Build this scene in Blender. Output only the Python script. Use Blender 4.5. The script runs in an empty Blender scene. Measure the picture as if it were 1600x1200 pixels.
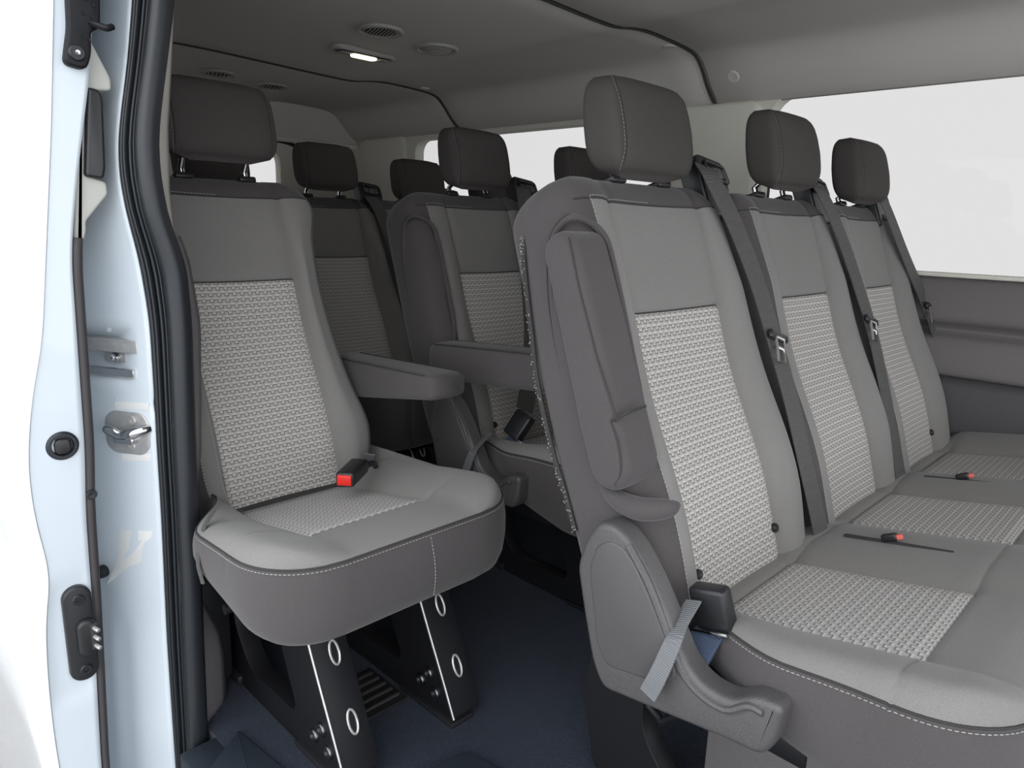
import bpy, bmesh, math, random
import numpy as np
from mathutils import Vector, Matrix
random.seed(4)
C = bpy.context.scene.collection
SC = bpy.context.scene
# ---------------------------------------------------------------- camera
YAW, PIT, ROL = math.radians(44.398), math.radians(12.828), math.radians(1.754)
Fh = Vector((-math.sin(YAW), math.cos(YAW), 0)); Rr = Vector((math.cos(YAW), math.sin(YAW), 0)); Zz = Vector((0, 0, 1))
Fw = Fh*math.cos(PIT) - Zz*math.sin(PIT); Uu = Zz*math.cos(PIT) + Fh*math.sin(PIT)
R2 = Rr*math.cos(ROL) + Uu*math.sin(ROL); U2 = Uu*math.cos(ROL) - Rr*math.sin(ROL)
cd = bpy.data.cameras.new('camera'); cam = bpy.data.objects.new('camera', cd); C.objects.link(cam)
M = Matrix((R2, U2, -Fw)).transposed().to_4x4(); M.translation = Vector((0, 0, .9)); cam.matrix_world = M
cd.sensor_width = 36; cd.lens = 1117.34/1600*36; cd.shift_x = -3.67/1600; cd.shift_y = 4.8/1600
cd.clip_start = .02; SC.camera = cam
# ---------------------------------------------------------------- world, light, exposure
SKY = 2.85; TINT = .522
w = bpy.data.worlds.new('overcast_sky'); SC.world = w; w.use_nodes = True
bg = w.node_tree.nodes['Background']; bg.inputs[0].default_value = (.93, .97, 1.01, 1); bg.inputs[1].default_value = SKY
SC.view_settings.view_transform = 'Standard'; SC.view_settings.look = 'None'
SC.view_settings.exposure = 0.0; SC.view_settings.gamma = 1; SC.view_settings.use_curve_mapping = False
sl = bpy.data.lights.new('hazy_sun', 'SUN'); sl.energy = 0.35; sl.angle = math.radians(30); sl.color = (1, .97, .93)
so = bpy.data.objects.new('hazy_sun', sl); C.objects.link(so)
so.rotation_euler = Vector((-.72, .62, -.34)).to_track_quat('-Z', 'Y').to_euler(); so.location = (1, -3, 3)

# ---------------------------------------------------------------- node helper
class V:
    def __init__(s, nt, sock): s.nt, s.s = nt, sock
    def m(s, op, *o):
        n = s.nt.nodes.new('ShaderNodeMath'); n.operation = op
        for i, x in enumerate((s,)+o):
            if isinstance(x, V): s.nt.links.new(x.s, n.inputs[i])
            else: n.inputs[i].default_value = x
        return V(s.nt, n.outputs[0])
    def __add__(s, o): return s.m('ADD', o)
    def __sub__(s, o): return s.m('SUBTRACT', o)
    def __mul__(s, o): return s.m('MULTIPLY', o)
    def lt(s, o): return s.m('LESS_THAN', o)
    def gt(s, o): return s.m('GREATER_THAN', o)
    def frac(s): return s.m('FRACT')
    def abs(s): return s.m('ABSOLUTE')
    def max(s, o): return s.m('MAXIMUM', o)
    def min(s, o): return s.m('MINIMUM', o)
    def one_minus(s): return (s*-1)+1

def mat(name, col, rough=.6, metal=0, coat=0, noise=0, nscale=300, bump=0, bscale=400, bdist=.001, sheen=0, spec=.5, mottled=0):
    m = bpy.data.materials.new(name); m.use_nodes = True; nt = m.node_tree; b = nt.nodes['Principled BSDF']
    b.inputs['Base Color'].default_value = (*col, 1); b.inputs['Roughness'].default_value = rough
    b.inputs['Metallic'].default_value = metal; b.inputs['Coat Weight'].default_value = coat
    b.inputs['Specular IOR Level'].default_value = spec; b.inputs['Sheen Weight'].default_value = sheen
    if noise or bump or mottled:
        tc = nt.nodes.new('ShaderNodeTexCoord')
    if noise or mottled:
        n1 = nt.nodes.new('ShaderNodeTexNoise'); n1.inputs['Scale'].default_value = nscale; n1.inputs['Detail'].default_value = 2
        n2 = nt.nodes.new('ShaderNodeTexNoise'); n2.inputs['Scale'].default_value = 9; n2.inputs['Detail'].default_value = 4
        nt.links.new(tc.outputs['Object'], n1.inputs['Vector']); nt.links.new(tc.outputs['Object'], n2.inputs['Vector'])
        f = (V(nt, n1.outputs[0])-.5)*(2*noise) + (V(nt, n2.outputs[0])-.5)*(2*mottled) + 1
        mx = nt.nodes.new('ShaderNodeVectorMath'); mx.operation = 'SCALE'
        mx.inputs[0].default_value = col; nt.links.new(f.s, mx.inputs['Scale']); nt.links.new(mx.outputs[0], b.inputs['Base Color'])
    if bump:
        n3 = nt.nodes.new('ShaderNodeTexNoise'); n3.inputs['Scale'].default_value = bscale; n3.inputs['Detail'].default_value = 1
        nt.links.new(tc.outputs['Object'], n3.inputs['Vector'])
        bp = nt.nodes.new('ShaderNodeBump'); bp.inputs['Strength'].default_value = bump; bp.inputs['Distance'].default_value = bdist
        nt.links.new(n3.outputs[0], bp.inputs['Height']); nt.links.new(bp.outputs[0], b.inputs['Normal'])
    return m

def weave(name, base, dark, light, P=.0120, L=.0158):
    """fabric of interlocking square waves: dark meander line, light dashes, fine relief"""
    m = bpy.data.materials.new(name); m.use_nodes = True; nt = m.node_tree; b = nt.nodes['Principled BSDF']
    b.inputs['Roughness'].default_value = .85; b.inputs['Specular IOR Level'].default_value = .25
    uv = nt.nodes.new('ShaderNodeUVMap'); sep = nt.nodes.new('ShaderNodeSeparateXYZ'); nt.links.new(uv.outputs[0], sep.inputs[0])
    X = V(nt, sep.outputs[0])+3.0; Y = V(nt, sep.outputs[1])+3.0
    u = (X*(1/L)).frac(); v = (Y*(1/P)).frac()
    hi = u.lt(.5)
    lev = hi*.42 + .14                                   # .14 or .56
    horiz = (v-lev).abs().lt(.075)
    e = (u-.5).abs().lt(.05).max(u.lt(.05)).max(u.gt(.95))
    vert = e*(v.gt(.10))*(v.lt(.60))
    drk = horiz.max(vert)
    dash = (v-.80).abs().lt(.10)*((u-.25).abs().lt(.30))
    dash2 = (v-.36).abs().lt(.08)*((u-.75).abs().lt(.17))
    lgt = dash.max(dash2)
    tc = nt.nodes.new('ShaderNodeTexCoord'); n1 = nt.nodes.new('ShaderNodeTexNoise'); n1.inputs['Scale'].default_value = 700
    nt.links.new(tc.outputs['Object'], n1.inputs['Vector'])
    def mix(fac, a, bb):
        n = nt.nodes.new('ShaderNodeMix'); n.data_type = 'RGBA'; nt.links.new(fac.s, n.inputs[0])
        for k, x in ((6, a), (7, bb)):
            if isinstance(x, tuple): n.inputs[k].default_value = (*x, 1)
            else: nt.links.new(x, n.inputs[k])
        return n.outputs[2]
    c = mix(lgt, base, light); c = mix(drk, c, dark)
    sc = nt.nodes.new('ShaderNodeVectorMath'); sc.operation = 'SCALE'; nt.links.new(c, sc.inputs[0])
    nt.links.new(((V(nt, n1.outputs[0])-.5)*.35+1).s, sc.inputs['Scale']); nt.links.new(sc.outputs[0], b.inputs['Base Color'])
    bp = nt.nodes.new('ShaderNodeBump'); bp.inputs['Strength'].default_value = .5; bp.inputs['Distance'].default_value = .0012
    h = (drk*-1)+(lgt*.5)+(V(nt, n1.outputs[0])*.3)
    nt.links.new(h.s, bp.inputs['Height']); nt.links.new(bp.outputs[0], b.inputs['Normal'])
    return m

def webbing(name, col):
    m = mat(name, col, rough=.6, spec=.4); nt = m.node_tree; b = nt.nodes['Principled BSDF']
    uv = nt.nodes.new('ShaderNodeUVMap'); wv = nt.nodes.new('ShaderNodeTexWave'); wv.bands_direction = 'Y'
    wv.inputs['Scale'].default_value = 95; wv.inputs['Distortion'].default_value = 1.2; wv.inputs['Detail'].default_value = 1
    nt.links.new(uv.outputs[0], wv.inputs['Vector'])
    bp = nt.nodes.new('ShaderNodeBump'); bp.inputs['Strength'].default_value = .7; bp.inputs['Distance'].default_value = .001
    nt.links.new(wv.outputs[0], bp.inputs['Height']); nt.links.new(bp.outputs[0], b.inputs['Normal'])
    return m

FAB = mat('smooth_grey_fabric', (.190, .182, .175), .85, noise=.28, nscale=800, bump=.35, bscale=900, bdist=.0006, sheen=.15, spec=.2, mottled=.05)
FABD = mat('dark_grey_fabric', (.070, .063, .064), .85, noise=.30, nscale=800, bump=.35, bscale=900, bdist=.0006, sheen=.15, spec=.2, mottled=.09)
FABP = weave('meander_weave_fabric', (.39, .37, .348), (.17, .16, .153), (.55, .525, .50))
FABPS = weave('meander_weave_seat_fabric', (.42, .405, .392), (.20, .192, .187), (.56, .54, .53), P=.0130, L=.0145)
THREAD = mat('pale_thread', (.34, .33, .32), .7)
FABH = mat('headrest_fabric', (.068, .061, .058), .9, noise=.30, nscale=800, bump=.35, bscale=900, bdist=.0006, spec=.15, mottled=.08)
PIPE = mat('dark_seam', (.035, .033, .033), .9)
PLAS = mat('grained_grey_plastic', (.075, .071, .072), .42, noise=.5, nscale=700, bump=.6, bscale=700, bdist=.0006)
PLASB = mat('black_plastic', (.016, .016, .018), .38, bump=.2, bscale=900, bdist=.0004)
BLKMET = mat('black_painted_steel', (.010, .010, .012), .45, spec=.22, bump=.15, bscale=60, bdist=.002)
CHROME = mat('bright_metal', (.62, .62, .63), .16, metal=1)
STEEL = mat('zinc_steel', (.52, .51, .50), .38, metal=.55, noise=.2, nscale=60)
RED = mat('red_plastic', (.65, .02, .012), .4)
SALMON = mat('faded_red_plastic', (.72, .13, .10), .5)
WEB = webbing('grey_webbing', (.085, .082, .080)); WEBB = webbing('blue_black_webbing', (.05, .068, .115)); WEBL = webbing('light_grey_webbing', (.16, .165, .175))
CARPET = mat('navy_carpet', (.008, .016, .034), .95, noise=.9, nscale=420, bump=1, bscale=520, bdist=.003, sheen=.15, spec=.1, mottled=.15)
RUBBER = mat('black_rubber', (.014, .016, .020), .42, bump=.1, bscale=300, bdist=.0005)
MATR = mat('sill_rubber', (.016, .024, .034), .6, bump=.4, bscale=500, bdist=.0006)
PAINT = mat('white_paint', (.62, .68, .735), .30, coat=.6, mottled=.03)
PAINTO = mat('glossy_white_paint', (.80, .82, .85), .14, coat=1)
HEAD = mat('headliner_felt', (.60, .575, .545), .95, noise=.12, nscale=900, bump=.3, bscale=900, bdist=.0005, spec=.1, mottled=.02)
TRIML = mat('pale_pillar_trim', (.72, .70, .63), .6, bump=.15, bscale=700, bdist=.0004)
TRIMB = mat('beige_trim', (.55, .52, .48), .55)
TRIMD = mat('dark_side_trim', (.105, .095, .096), .7, noise=.2, nscale=700, bump=.5, bscale=600, bdist=.0006)
TRIMK = mat('darker_side_trim', (.055, .053, .056), .75, noise=.2, nscale=700, bump=.5, bscale=600, bdist=.0006)
TRIMG = mat('grey_kick_trim', (.15, .14, .145), .6, noise=.15, nscale=600, bump=.3, bscale=600, bdist=.0005)
PAVE = mat('pale_pavement', (.30, .29, .28), .9, noise=.2, nscale=60)
TAPE = mat('translucent_tape_residue', (.72, .72, .71), .5)
LAMP = bpy.data.materials.new('lit_lamp'); LAMP.use_nodes = True
LAMP.node_tree.nodes['Principled BSDF'].inputs['Emission Color'].default_value = (1, .82, .5, 1)
LAMP.node_tree.nodes['Principled BSDF'].inputs['Emission Strength'].default_value = 4
GLASS = bpy.data.materials.new('privacy_glass'); GLASS.use_nodes = True
nt = GLASS.node_tree; nt.nodes.remove(nt.nodes['Principled BSDF'])
tr = nt.nodes.new('ShaderNodeBsdfTransparent'); tr.inputs[0].default_value = (TINT*1.03, TINT*1.005, TINT*.985, 1)
gl = nt.nodes.new('ShaderNodeBsdfGlossy'); gl.inputs['Roughness'].default_value = .02
lw = nt.nodes.new('ShaderNodeFresnel'); lw.inputs[0].default_value = 1.2
mx = nt.nodes.new('ShaderNodeMixShader'); nt.links.new(lw.outputs[0], mx.inputs[0]); nt.links.new(tr.outputs[0], mx.inputs[1]); nt.links.new(gl.outputs[0], mx.inputs[2])
nt.links.new(mx.outputs[0], nt.nodes['Material Output'].inputs[0])

# ---------------------------------------------------------------- object helpers
def thing(name, label, cat, loc=(0, 0, 0), rz=0, group=None):
    o = bpy.data.objects.new(name, None); C.objects.link(o); o.location = loc; o.rotation_euler = (0, 0, rz)
    o.empty_display_size = .05; o['label'] = label; o['category'] = cat
    if group: o['group'] = group
    return o
def tag(o, label=None, cat=None, group=None, kind=None):
    for k, x in (('label', label), ('category', cat), ('group', group), ('kind', kind)):
        if x: o[k] = x
    return o
def mesh_obj(name, verts, faces, m, parent=None, smooth=True, uvs=None, loc=None):
    me = bpy.data.meshes.new(name); me.from_pydata([tuple(map(float, v)) for v in verts], [], faces); me.materials.append(m)
    if smooth: me.polygons.foreach_set('use_smooth', [True]*len(me.polygons))
    if uvs is not None:
        ul = me.uv_layers.new(name='UVMap'); li = np.zeros(len(me.loops), dtype=np.int32); me.loops.foreach_get('vertex_index', li)
        ul.data.foreach_set('uv', np.asarray(uvs, dtype=np.float32)[li].ravel())
    me.update()
    o = bpy.data.objects.new(name, me); C.objects.link(o)
    if parent: o.parent = parent
    if loc: o.location = loc
    return o
def bm_obj(name, bm, m, parent=None, smooth=True, loc=None):
    bmesh.ops.recalc_face_normals(bm, faces=bm.faces)
    me = bpy.data.meshes.new(name); bm.to_mesh(me); bm.free(); me.materials.append(m)
    if smooth: 
        me.polygons.foreach_set('use_smooth', [True]*len(me.polygons))
        me.set_sharp_from_angle(angle=math.radians(38))
    o = bpy.data.objects.new(name, me); C.objects.link(o)
    if parent: o.parent = parent
    if loc: o.location = loc
    return o
def add_box(bm, c, s, bev=0, rot=None, seg=2):
    r = bmesh.ops.create_cube(bm, size=1); vs = r['verts']
    bmesh.ops.scale(bm, vec=Vector(s), verts=vs)
    if bev:
        es = list({e for v in vs for e in v.link_edges})
        q = bmesh.ops.bevel(bm, geom=es, offset=bev, segments=seg, affect='EDGES', profile=.5)
        vs = list({v for f in q['faces'] for v in f.verts} | {v for v in vs if v.is_valid})
        vs = list(_island(vs[0]))
    if rot is not None: bmesh.ops.rotate(bm, cent=(0, 0, 0), matrix=rot, verts=vs)
    bmesh.ops.translate(bm, vec=Vector(c), verts=vs)
    return vs
def _island(v):
    seen = {v}; st = [v]
    while st:
        a = st.pop()
        for e in a.link_edges:
            b = e.other_vert(a)
            if b not in seen: seen.add(b); st.append(b)
    return seen
def box(name, c, s, m, parent=None, bev=.003, rot=None):
    bm = bmesh.new(); add_box(bm, c, s, bev, rot); return bm_obj(name, bm, m, parent)
def smooth_path(pts, n):
    P = [np.array(p, float) for p in pts]; P = [2*P[0]-P[1]]+P+[2*P[-1]-P[-2]]; out = []
    for i in range(1, len(P)-2):
        for k in range(n):
            t = k/n; a, b, c, d = P[i-1:i+3]
            out.append(.5*((2*b)+(-a+c)*t+(2*a-5*b+4*c-d)*t*t+(-a+3*b-3*c+d)*t**3))
    out.append(P[-2]); return out
def add_tube(bm, pts, r, n=8, caps=True):
    P = [Vector(map(float, p)) for p in pts]; rings = []; up = None
    for i, p in enumerate(P):
        t = (P[min(i+1, len(P)-1)]-P[max(i-1, 0)]).normalized()
        if up is None: up = t.orthogonal().normalized()
        a = (up-t*up.dot(t)).normalized(); b = t.cross(a); up = a
        rr = r[i] if hasattr(r, '__len__') else r
        rings.append([bm.verts.new(p+(a*math.cos(2*math.pi*k/n)+b*math.sin(2*math.pi*k/n))*rr) for k in range(n)])
    for A, B in zip(rings, rings[1:]):
        for k in range(n): bm.faces.new((A[k], A[(k+1) % n], B[(k+1) % n], B[k]))
    if caps: bm.faces.new(rings[0][::-1]); bm.faces.new(rings[-1])
def tube(name, pts, r, m, parent=None, n=8):
    bm = bmesh.new(); add_tube(bm, pts, r, n); return bm_obj(name, bm, m, parent)
def disc(name, c, axis, r, h, m, parent=None, n=20, bev=.0, r2=None):
    """a round stud / ring: lathe profile along axis"""
    ax = Vector(axis).normalized(); a = ax.orthogonal().normalized(); b = ax.cross(a); c = Vector(c)
    prof = [(0, 0), (r, 0), (r, h*.6), (r*.85, h), (r2 if r2 else r*.35, h), (0 if not r2 else r2*.9, h*.4 if r2 else h*.8)]
    if r2: prof.append((0, h*.4))
    bm = bmesh.new(); rings = []
    for (q, z) in prof:
        rings.append([bm.verts.new(c+ax*z+(a*math.cos(2*math.pi*k/n)+b*math.sin(2*math.pi*k/n))*max(q, 1e-5)) for k in range(n)])
    for A, B in zip(rings, rings[1:]):
        for k in range(n): bm.faces.new((A[k], A[(k+1) % n], B[(k+1) % n], B[k]))
    return bm_obj(name, bm, m, parent)
def grid_faces(nr, nc, closed=False, off=0):
    f = []
    for i in range(nr-1):
        for j in range(nc if closed else nc-1):
            f.append((off+i*nc+j, off+i*nc+(j+1) % nc, off+(i+1)*nc+(j+1) % nc, off+(i+1)*nc+j))
    return f
def zoned(P, zones, spec, uv=None, closed=True):
    """P[nr][nc][3], zones[i][j] per quad -> one object per zone; spec: {zone:(name, mat, parent_key)} """
    nr, nc, _ = P.shape; objs = {}
    F = grid_faces(nr, nc, closed); Z = [zones(i, j) for i in range(nr-1) for j in range(nc if closed else nc-1)]
    for z, (name, m, par) in spec.items():
        fs = [f for f, zz in zip(F, Z) if zz == z]
        if not fs: continue
        used = sorted({v for f in fs for v in f}); mp = {v: k for k, v in enumerate(used)}
        vs = P.reshape(-1, 3)[used]; uvs = uv.reshape(-1, 2)[used] if uv is not None else None
        objs[z] = mesh_obj(name, vs, [tuple(mp[v] for v in f) for f in fs], m, objs.get(par, par), uvs=uvs)
    return objs
def slab(name, outline, y0, y1, m, parent=None, r=.006, steps=3, recess=None, plane='xz', sub=0):
    """thick plate of a 2-D outline; y0 is the hidden side, y1 the seen one (edge rounded by r); recess=(inset, depth)"""
    O = np.array(outline, float)
    area = .5*np.sum(O[:, 0]*np.roll(O[:, 1], -1)-np.roll(O[:, 0], -1)*O[:, 1])
    if area < 0: O = O[::-1]
    d = np.roll(O, -1, 0)-np.roll(O, 1, 0); nrm = np.stack([d[:, 1], -d[:, 0]], 1); nrm /= np.linalg.norm(nrm, axis=1)[:, None]+1e-9
    s = 1 if y1 > y0 else -1; rings = [(0, y0)]
    for k in range(steps+1):
        a = k/steps*math.pi/2; rings.append((r*(1-math.cos(a)), y1-s*r*(1-math.sin(a))))
    if recess:
        rings += [(recess[0], y1), (recess[0]+recess[1]*1.5, y1-s*recess[1])]
    V_ = []
    for ins, yy in rings:
        for p, q in zip(O, nrm):
            a, b = p-q*ins; V_.append({'xz': (a, yy, b), 'yz': (yy, a, b), 'xy': (a, b, yy)}[plane])
    n = len(O); F = grid_faces(len(rings), n, True); F.append(tuple(range(n))); F.append(tuple((len(rings)-1)*n+k for k in range(n)))
    bm = bmesh.new(); vv = [bm.verts.new(v) for v in V_]
    for f in F: bm.faces.new([vv[k] for k in f])
    return bm_obj(name, bm, m, parent)
def rrect(cx, cz, w, h, r, n=6):
    o = []
    for (sx, sz, a0) in ((1, 1, 0), (-1, 1, 90), (-1, -1, 180), (1, -1, 270)):
        for k in range(n+1):
            a = math.radians(a0+90*k/n); o.append((cx+sx*(w/2-r)+r*math.cos(a), cz+sz*(h/2-r)+r*math.sin(a)))
    return o
def round_poly(pts, n=5, closed=True):
    P = [np.array(p, float) for p in pts]; m = len(P); out = []
    for i in range(m):
        a, b, c, d = P[i-1], P[i], P[(i+1) % m], P[(i+2) % m]
        for k in range(n):
            t = k/n; out.append(.5*((2*b)+(-a+c)*t+(2*a-5*b+4*c-d)*t*t+(-a+3*b-3*c+d)*t**3))
    return out
def fillet(pts, r, n=5):
    P = [np.array(p, float) for p in pts]; m = len(P); out = []
    for i in range(m):
        a, b, c = P[i-1], P[i], P[(i+1) % m]; u = a-b; v = c-b; lu, lv = np.linalg.norm(u), np.linalg.norm(v)
        rr = min(r, lu*.45, lv*.45); p, q = b+u/lu*rr, b+v/lv*rr
        for k in range(n+1):
            t = k/n; out.append((1-t)**2*p+2*t*(1-t)*b+t*t*q)
    return out
def holed(name, outer, inners, y0, y1, m, parent=None):
    """flat plate with holes"""
    me_c = bpy.data.curves.new(name, 'CURVE'); me_c.dimensions = '2D'; me_c.fill_mode = 'BOTH'; me_c.extrude = abs(y1-y0)/2; me_c.bevel_depth = .0015; me_c.bevel_resolution = 1
    for L in [outer]+inners:
        sp = me_c.splines.new('POLY'); sp.points.add(len(L)-1); sp.use_cyclic_u = True
        for k, p in enumerate(L): sp.points[k].co = (p[0], p[1], 0, 1)
    tmp = bpy.data.objects.new(name, me_c); C.objects.link(tmp)
    me = bpy.data.meshes.new_from_object(tmp.evaluated_get(bpy.context.evaluated_depsgraph_get()))
    bpy.data.objects.remove(tmp); 
    if not me.materials: me.materials.append(m)
    me.materials[0] = m
    for v in me.vertices: x, z, y = v.co; v.co = (x, (y0+y1)/2-y, z)
    me.update(); o = bpy.data.objects.new(name, me); C.objects.link(o); o.parent = parent
    return o
def stitches(name, pts, m, parent, step=.0062, ln=.0042, r=.0007, lift=(0, 0, 0)):
    P = np.array(pts, float)+np.array(lift); seg = np.linalg.norm(np.diff(P, axis=0), axis=1); cum = np.concatenate([[0], np.cumsum(seg)])
    def at(s): return np.array([np.interp(s, cum, P[:, k]) for k in range(3)])
    bm = bmesh.new(); s = 0
    while s+ln < cum[-1]:
        add_tube(bm, [at(s), at(s+ln/2), at(s+ln)], [r*.7, r, r*.7], 4); s += step
    o = bm_obj(name, bm, m, parent, smooth=False); o['kind'] = 'stuff'; return o
def strap(name, pts, wdir, width, th, m, parent, n=6, uvs=1.0):
    """flat webbing along pts; wdir = width direction (one, or one per point)"""
    k = len(pts); W = [np.array(wdir, float)]*k if not hasattr(wdir[0], '__len__') else [np.array(x, float) for x in wdir]
    P = smooth_path(pts, n); Wd = smooth_path(W, n); V_ = []; U_ = []; L = 0
    for i, (p, q) in enumerate(zip(P, Wd)):
        t = P[min(i+1, len(P)-1)]-P[max(i-1, 0)]; t /= np.linalg.norm(t); q = q/np.linalg.norm(q); q = q-t*q.dot(t); q /= np.linalg.norm(q); nn = np.cross(t, q)
        if i: L += np.linalg.norm(p-P[i-1])
        wd = width[0]+(width[1]-width[0])*i/(len(P)-1) if hasattr(width, '__len__') else width
        for a, b in ((-1, -1), (-.9, -1.25), (.9, -1.25), (1, -1), (1, 1), (.9, 1.25), (-.9, 1.25), (-1, 1)):
            V_.append(p+q*a*wd/2+nn*b*th/2); U_.append((a*wd/2, L))
    F = grid_faces(len(P), 8, True); F.append(tuple(range(7, -1, -1))); F.append(tuple((len(P)-1)*8+j for j in range(8)))
    return mesh_obj(name, V_, F, m, parent, smooth=False, uvs=U_)

# ================================================================ setting
def interp(tab, z):
    a = sorted(tab); return float(np.interp(z, [p[0] for p in a], [p[1] for p in a]))
def sinterp(tab, z):   # smoothed
    return sum(interp(tab, z+d) for d in (-.03, -.015, 0, .015, .03))/5
XR, XF, YW, YN = -3.35, 1.15, 2.18, .42
tag(box('ground', (-1, .5, -.74), (14, 14, .04), PAVE, bev=0), kind='structure')
def plate(name, verts, th, m, parent=None):
    """solid from a quad with thickness along its normal"""
    v = [Vector(p) for p in verts]; n = (v[1]-v[0]).cross(v[2]-v[0]).normalized()*th
    return mesh_obj(name, v+[p+n for p in v], [(0, 1, 2, 3), (7, 6, 5, 4), (0, 4, 5, 1), (1, 5, 6, 2), (2, 6, 7, 3), (3, 7, 4, 0)], m, parent, smooth=False)
# floor, subdivided carpet with a soft tunnel
flo = tag(box('floor', ((XR+XF)/2, (YW+.425)/2, -.03), (XF-XR, YW-.425, .06), CARPET, bev=0), kind='structure')
# ceiling: outer roof + three headliner panels
PROF = [(.37, 1.27), (.40, 1.33), (.45, 1.375), (.55, 1.405), (.75, 1.42), (1.0, 1.428), (1.25, 1.422), (1.5, 1.414), (1.62, 1.413), (1.70, 1.424), (1.78, 1.430), (1.90, 1.427), (2.00, 1.420), (2.045, 1.405), (2.08, 1.375), (2.11, 1.34), (2.15, 1.305), (2.185, 1.287)]
ceil_ = tag(box('ceiling', ((XR+XF)/2, 1.28, 1.52), (XF-XR+.1, 2.0, .12), PAINT, bev=.03), kind='structure')
def headliner(x0, x1, dz=0, lip=False):
    P = smooth_path([(y, z) for y, z in PROF], 4); xs = np.linspace(x0, x1, 14); V_ = []
    xs = np.concatenate([[x0, x0+.004, x0+.012], xs[1:-1], [x1-.012, x1-.004, x1]])
    lift = np.zeros(len(xs)); lift[0] = lift[-1] = .016; lift[1] = lift[-2] = .004
    for x, l in zip(xs, lift):
        for (y, z) in P:
            e = .018*math.exp(-((x-x1)/.035)**2) if False else 0
            V_.append((x, y+(l if y > 2.04 else (-l if y < .45 else 0)), z+l+dz))
    nr, nc = len(xs), len(P); n = nr*nc; V2 = V_+[(a, b, c+.02) for a, b, c in V_]
    F = grid_faces(nr, nc)+[tuple(n+k for k in f[::-1]) for f in grid_faces(nr, nc)]
    for i in range(nr-1): F += [(i*nc, (i+1)*nc, n+(i+1)*nc, n+i*nc), (i*nc+nc-1, n+i*nc+nc-1, n+(i+1)*nc+nc-1, (i+1)*nc+nc-1)]
    for j in range(nc-1): F += [(j, n+j, n+j+1, j+1), ((nr-1)*nc+j, (nr-1)*nc+j+1, n+(nr-1)*nc+j+1, n+(nr-1)*nc+j)]
    return mesh_obj('headliner_panel', V2, F, HEAD, ceil_)
headliner(XR, -2.507); headliner(-2.501, -1.268); headliner(-1.262, XF)
for xx, dd in ((-2.504, .0), (-1.265, .0)):
    P = smooth_path([(xx, y, z+.001) for y, z in PROF], 3); tube('headliner_joint', P, .0042, PIPE, ceil_, 6)
    P = smooth_path([(xx-.011, y, z+.0015) for y, z in PROF], 3); tube('headliner_lip', P, .0032, HEAD, ceil_, 6)
for x, y, z in ((-1.29, 1.93, 1.424), (-1.17, 2.10, 1.352), (-2.45, 1.93, 1.424)):
    nrm = (0, 0, -1) if y < 2 else (0, -.75, -.65)
    o = disc('clip_cover', (x, y, z+.003), nrm, .02, .006, HEAD, ceil_)
# far wall (driver side): lower panels, window band, pillars
wl = tag(plate('wall_left', [(XR, YW+.03, -.05), (XF, YW+.03, -.05), (XF, YW+.03, .80), (XR, YW+.03, .80)], -.06, PAINT), kind='structure')
def side_profile(name, prof, x0, x1, m):
    P = [np.array(p) for p in prof]; n = len(P); V_ = [(x, p[0], p[1]) for x in (x0, x1) for p in P]+[(x, YW+.035, p[1]) for x in (x0, x1) for p in P]
    F = [(j, j+1, n+j+1, n+j) for j in range(n-1)]
    F += [(0, n, 3*n, 2*n), (n-1, 3*n-1, 4*n-1, 2*n-1)]
    F += [(2*n+j, 3*n+j, 3*n+j+1, 2*n+j+1) for j in range(n-1)]
    for j in range(n-1): F += [(j, 2*n+j, 2*n+j+1, j+1), (n+j, n+j+1, 3*n+j+1, 3*n+j)]
    return mesh_obj(name, V_, F, m, wl, smooth=True)
side_profile('lower_trim_panel', [(2.165, 0), (2.165, .50), (2.17, .535)], XR, XF, TRIMK)
side_profile('upper_trim_panel', smooth_path([(2.178, .537), (2.150, .540), (2.142, .56), (2.150, .63), (2.168, .650), (2.175, .660), (2.166, .672), (2.146, .69), (2.150, .74), (2.160, .785), (2.175, .797)], 4), XR, XF, TRIMD)
tube('window_ledge', [(XR, 2.168, .803), (XF, 2.168, .803)], .006, TRIML, wl, 8)
# window band wall with holes for the two windows
def wall_with_windows(name, x0, x1, z0, z1, y, wins, m, th=.05, parent=None):
    outer = [(x0, z0), (x1, z0), (x1, z1), (x0, z1)]
    o = holed(name, outer, [rrect((a+b)/2, (c+d)/2, b-a, d-c, r) for a, b, c, d, r in wins], y, y+th, m, parent)
    return o
wb = wall_with_windows('wall_left_window_band', XR, XF, .795, 1.36, YW, [(-2.84, -1.44, .808, 1.272, .06), (-1.085, 1.05, .806, 1.303, .075)], TRIML, parent=wl)
for i, (a, b, c, d) in enumerate([(-2.86, -1.42, .79, 1.30), (-1.10, 1.10, .79, 1.33)]):
    g = tag(plate('window_%d' % (i+1), [(a, YW+.052, c), (b, YW+.052, c), (b, YW+.052, d), (a, YW+.052, d)], -.004, GLASS), kind='structure')
    rr = rrect((a+b)/2, (c+d)/2, b-a-.03, d-c-.02, .075)
    pts = [(x, YW+.046, z) for x, z in rr]; tube('window_rubber', pts+[pts[0]], .007, RUBBER, g, 6)
# pillar cover that bulges into the cabin between the two windows
slab('pillar_cover', rrect(-1.262, 1.045, .31, .50, .04), YW+.0, YW-.022, TRIML, wl, r=.014)
slab('pillar_cover', rrect(-3.08, 1.045, .36, .50, .04), YW+.0, YW-.022, TRIML, wl, r=.014)
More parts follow.
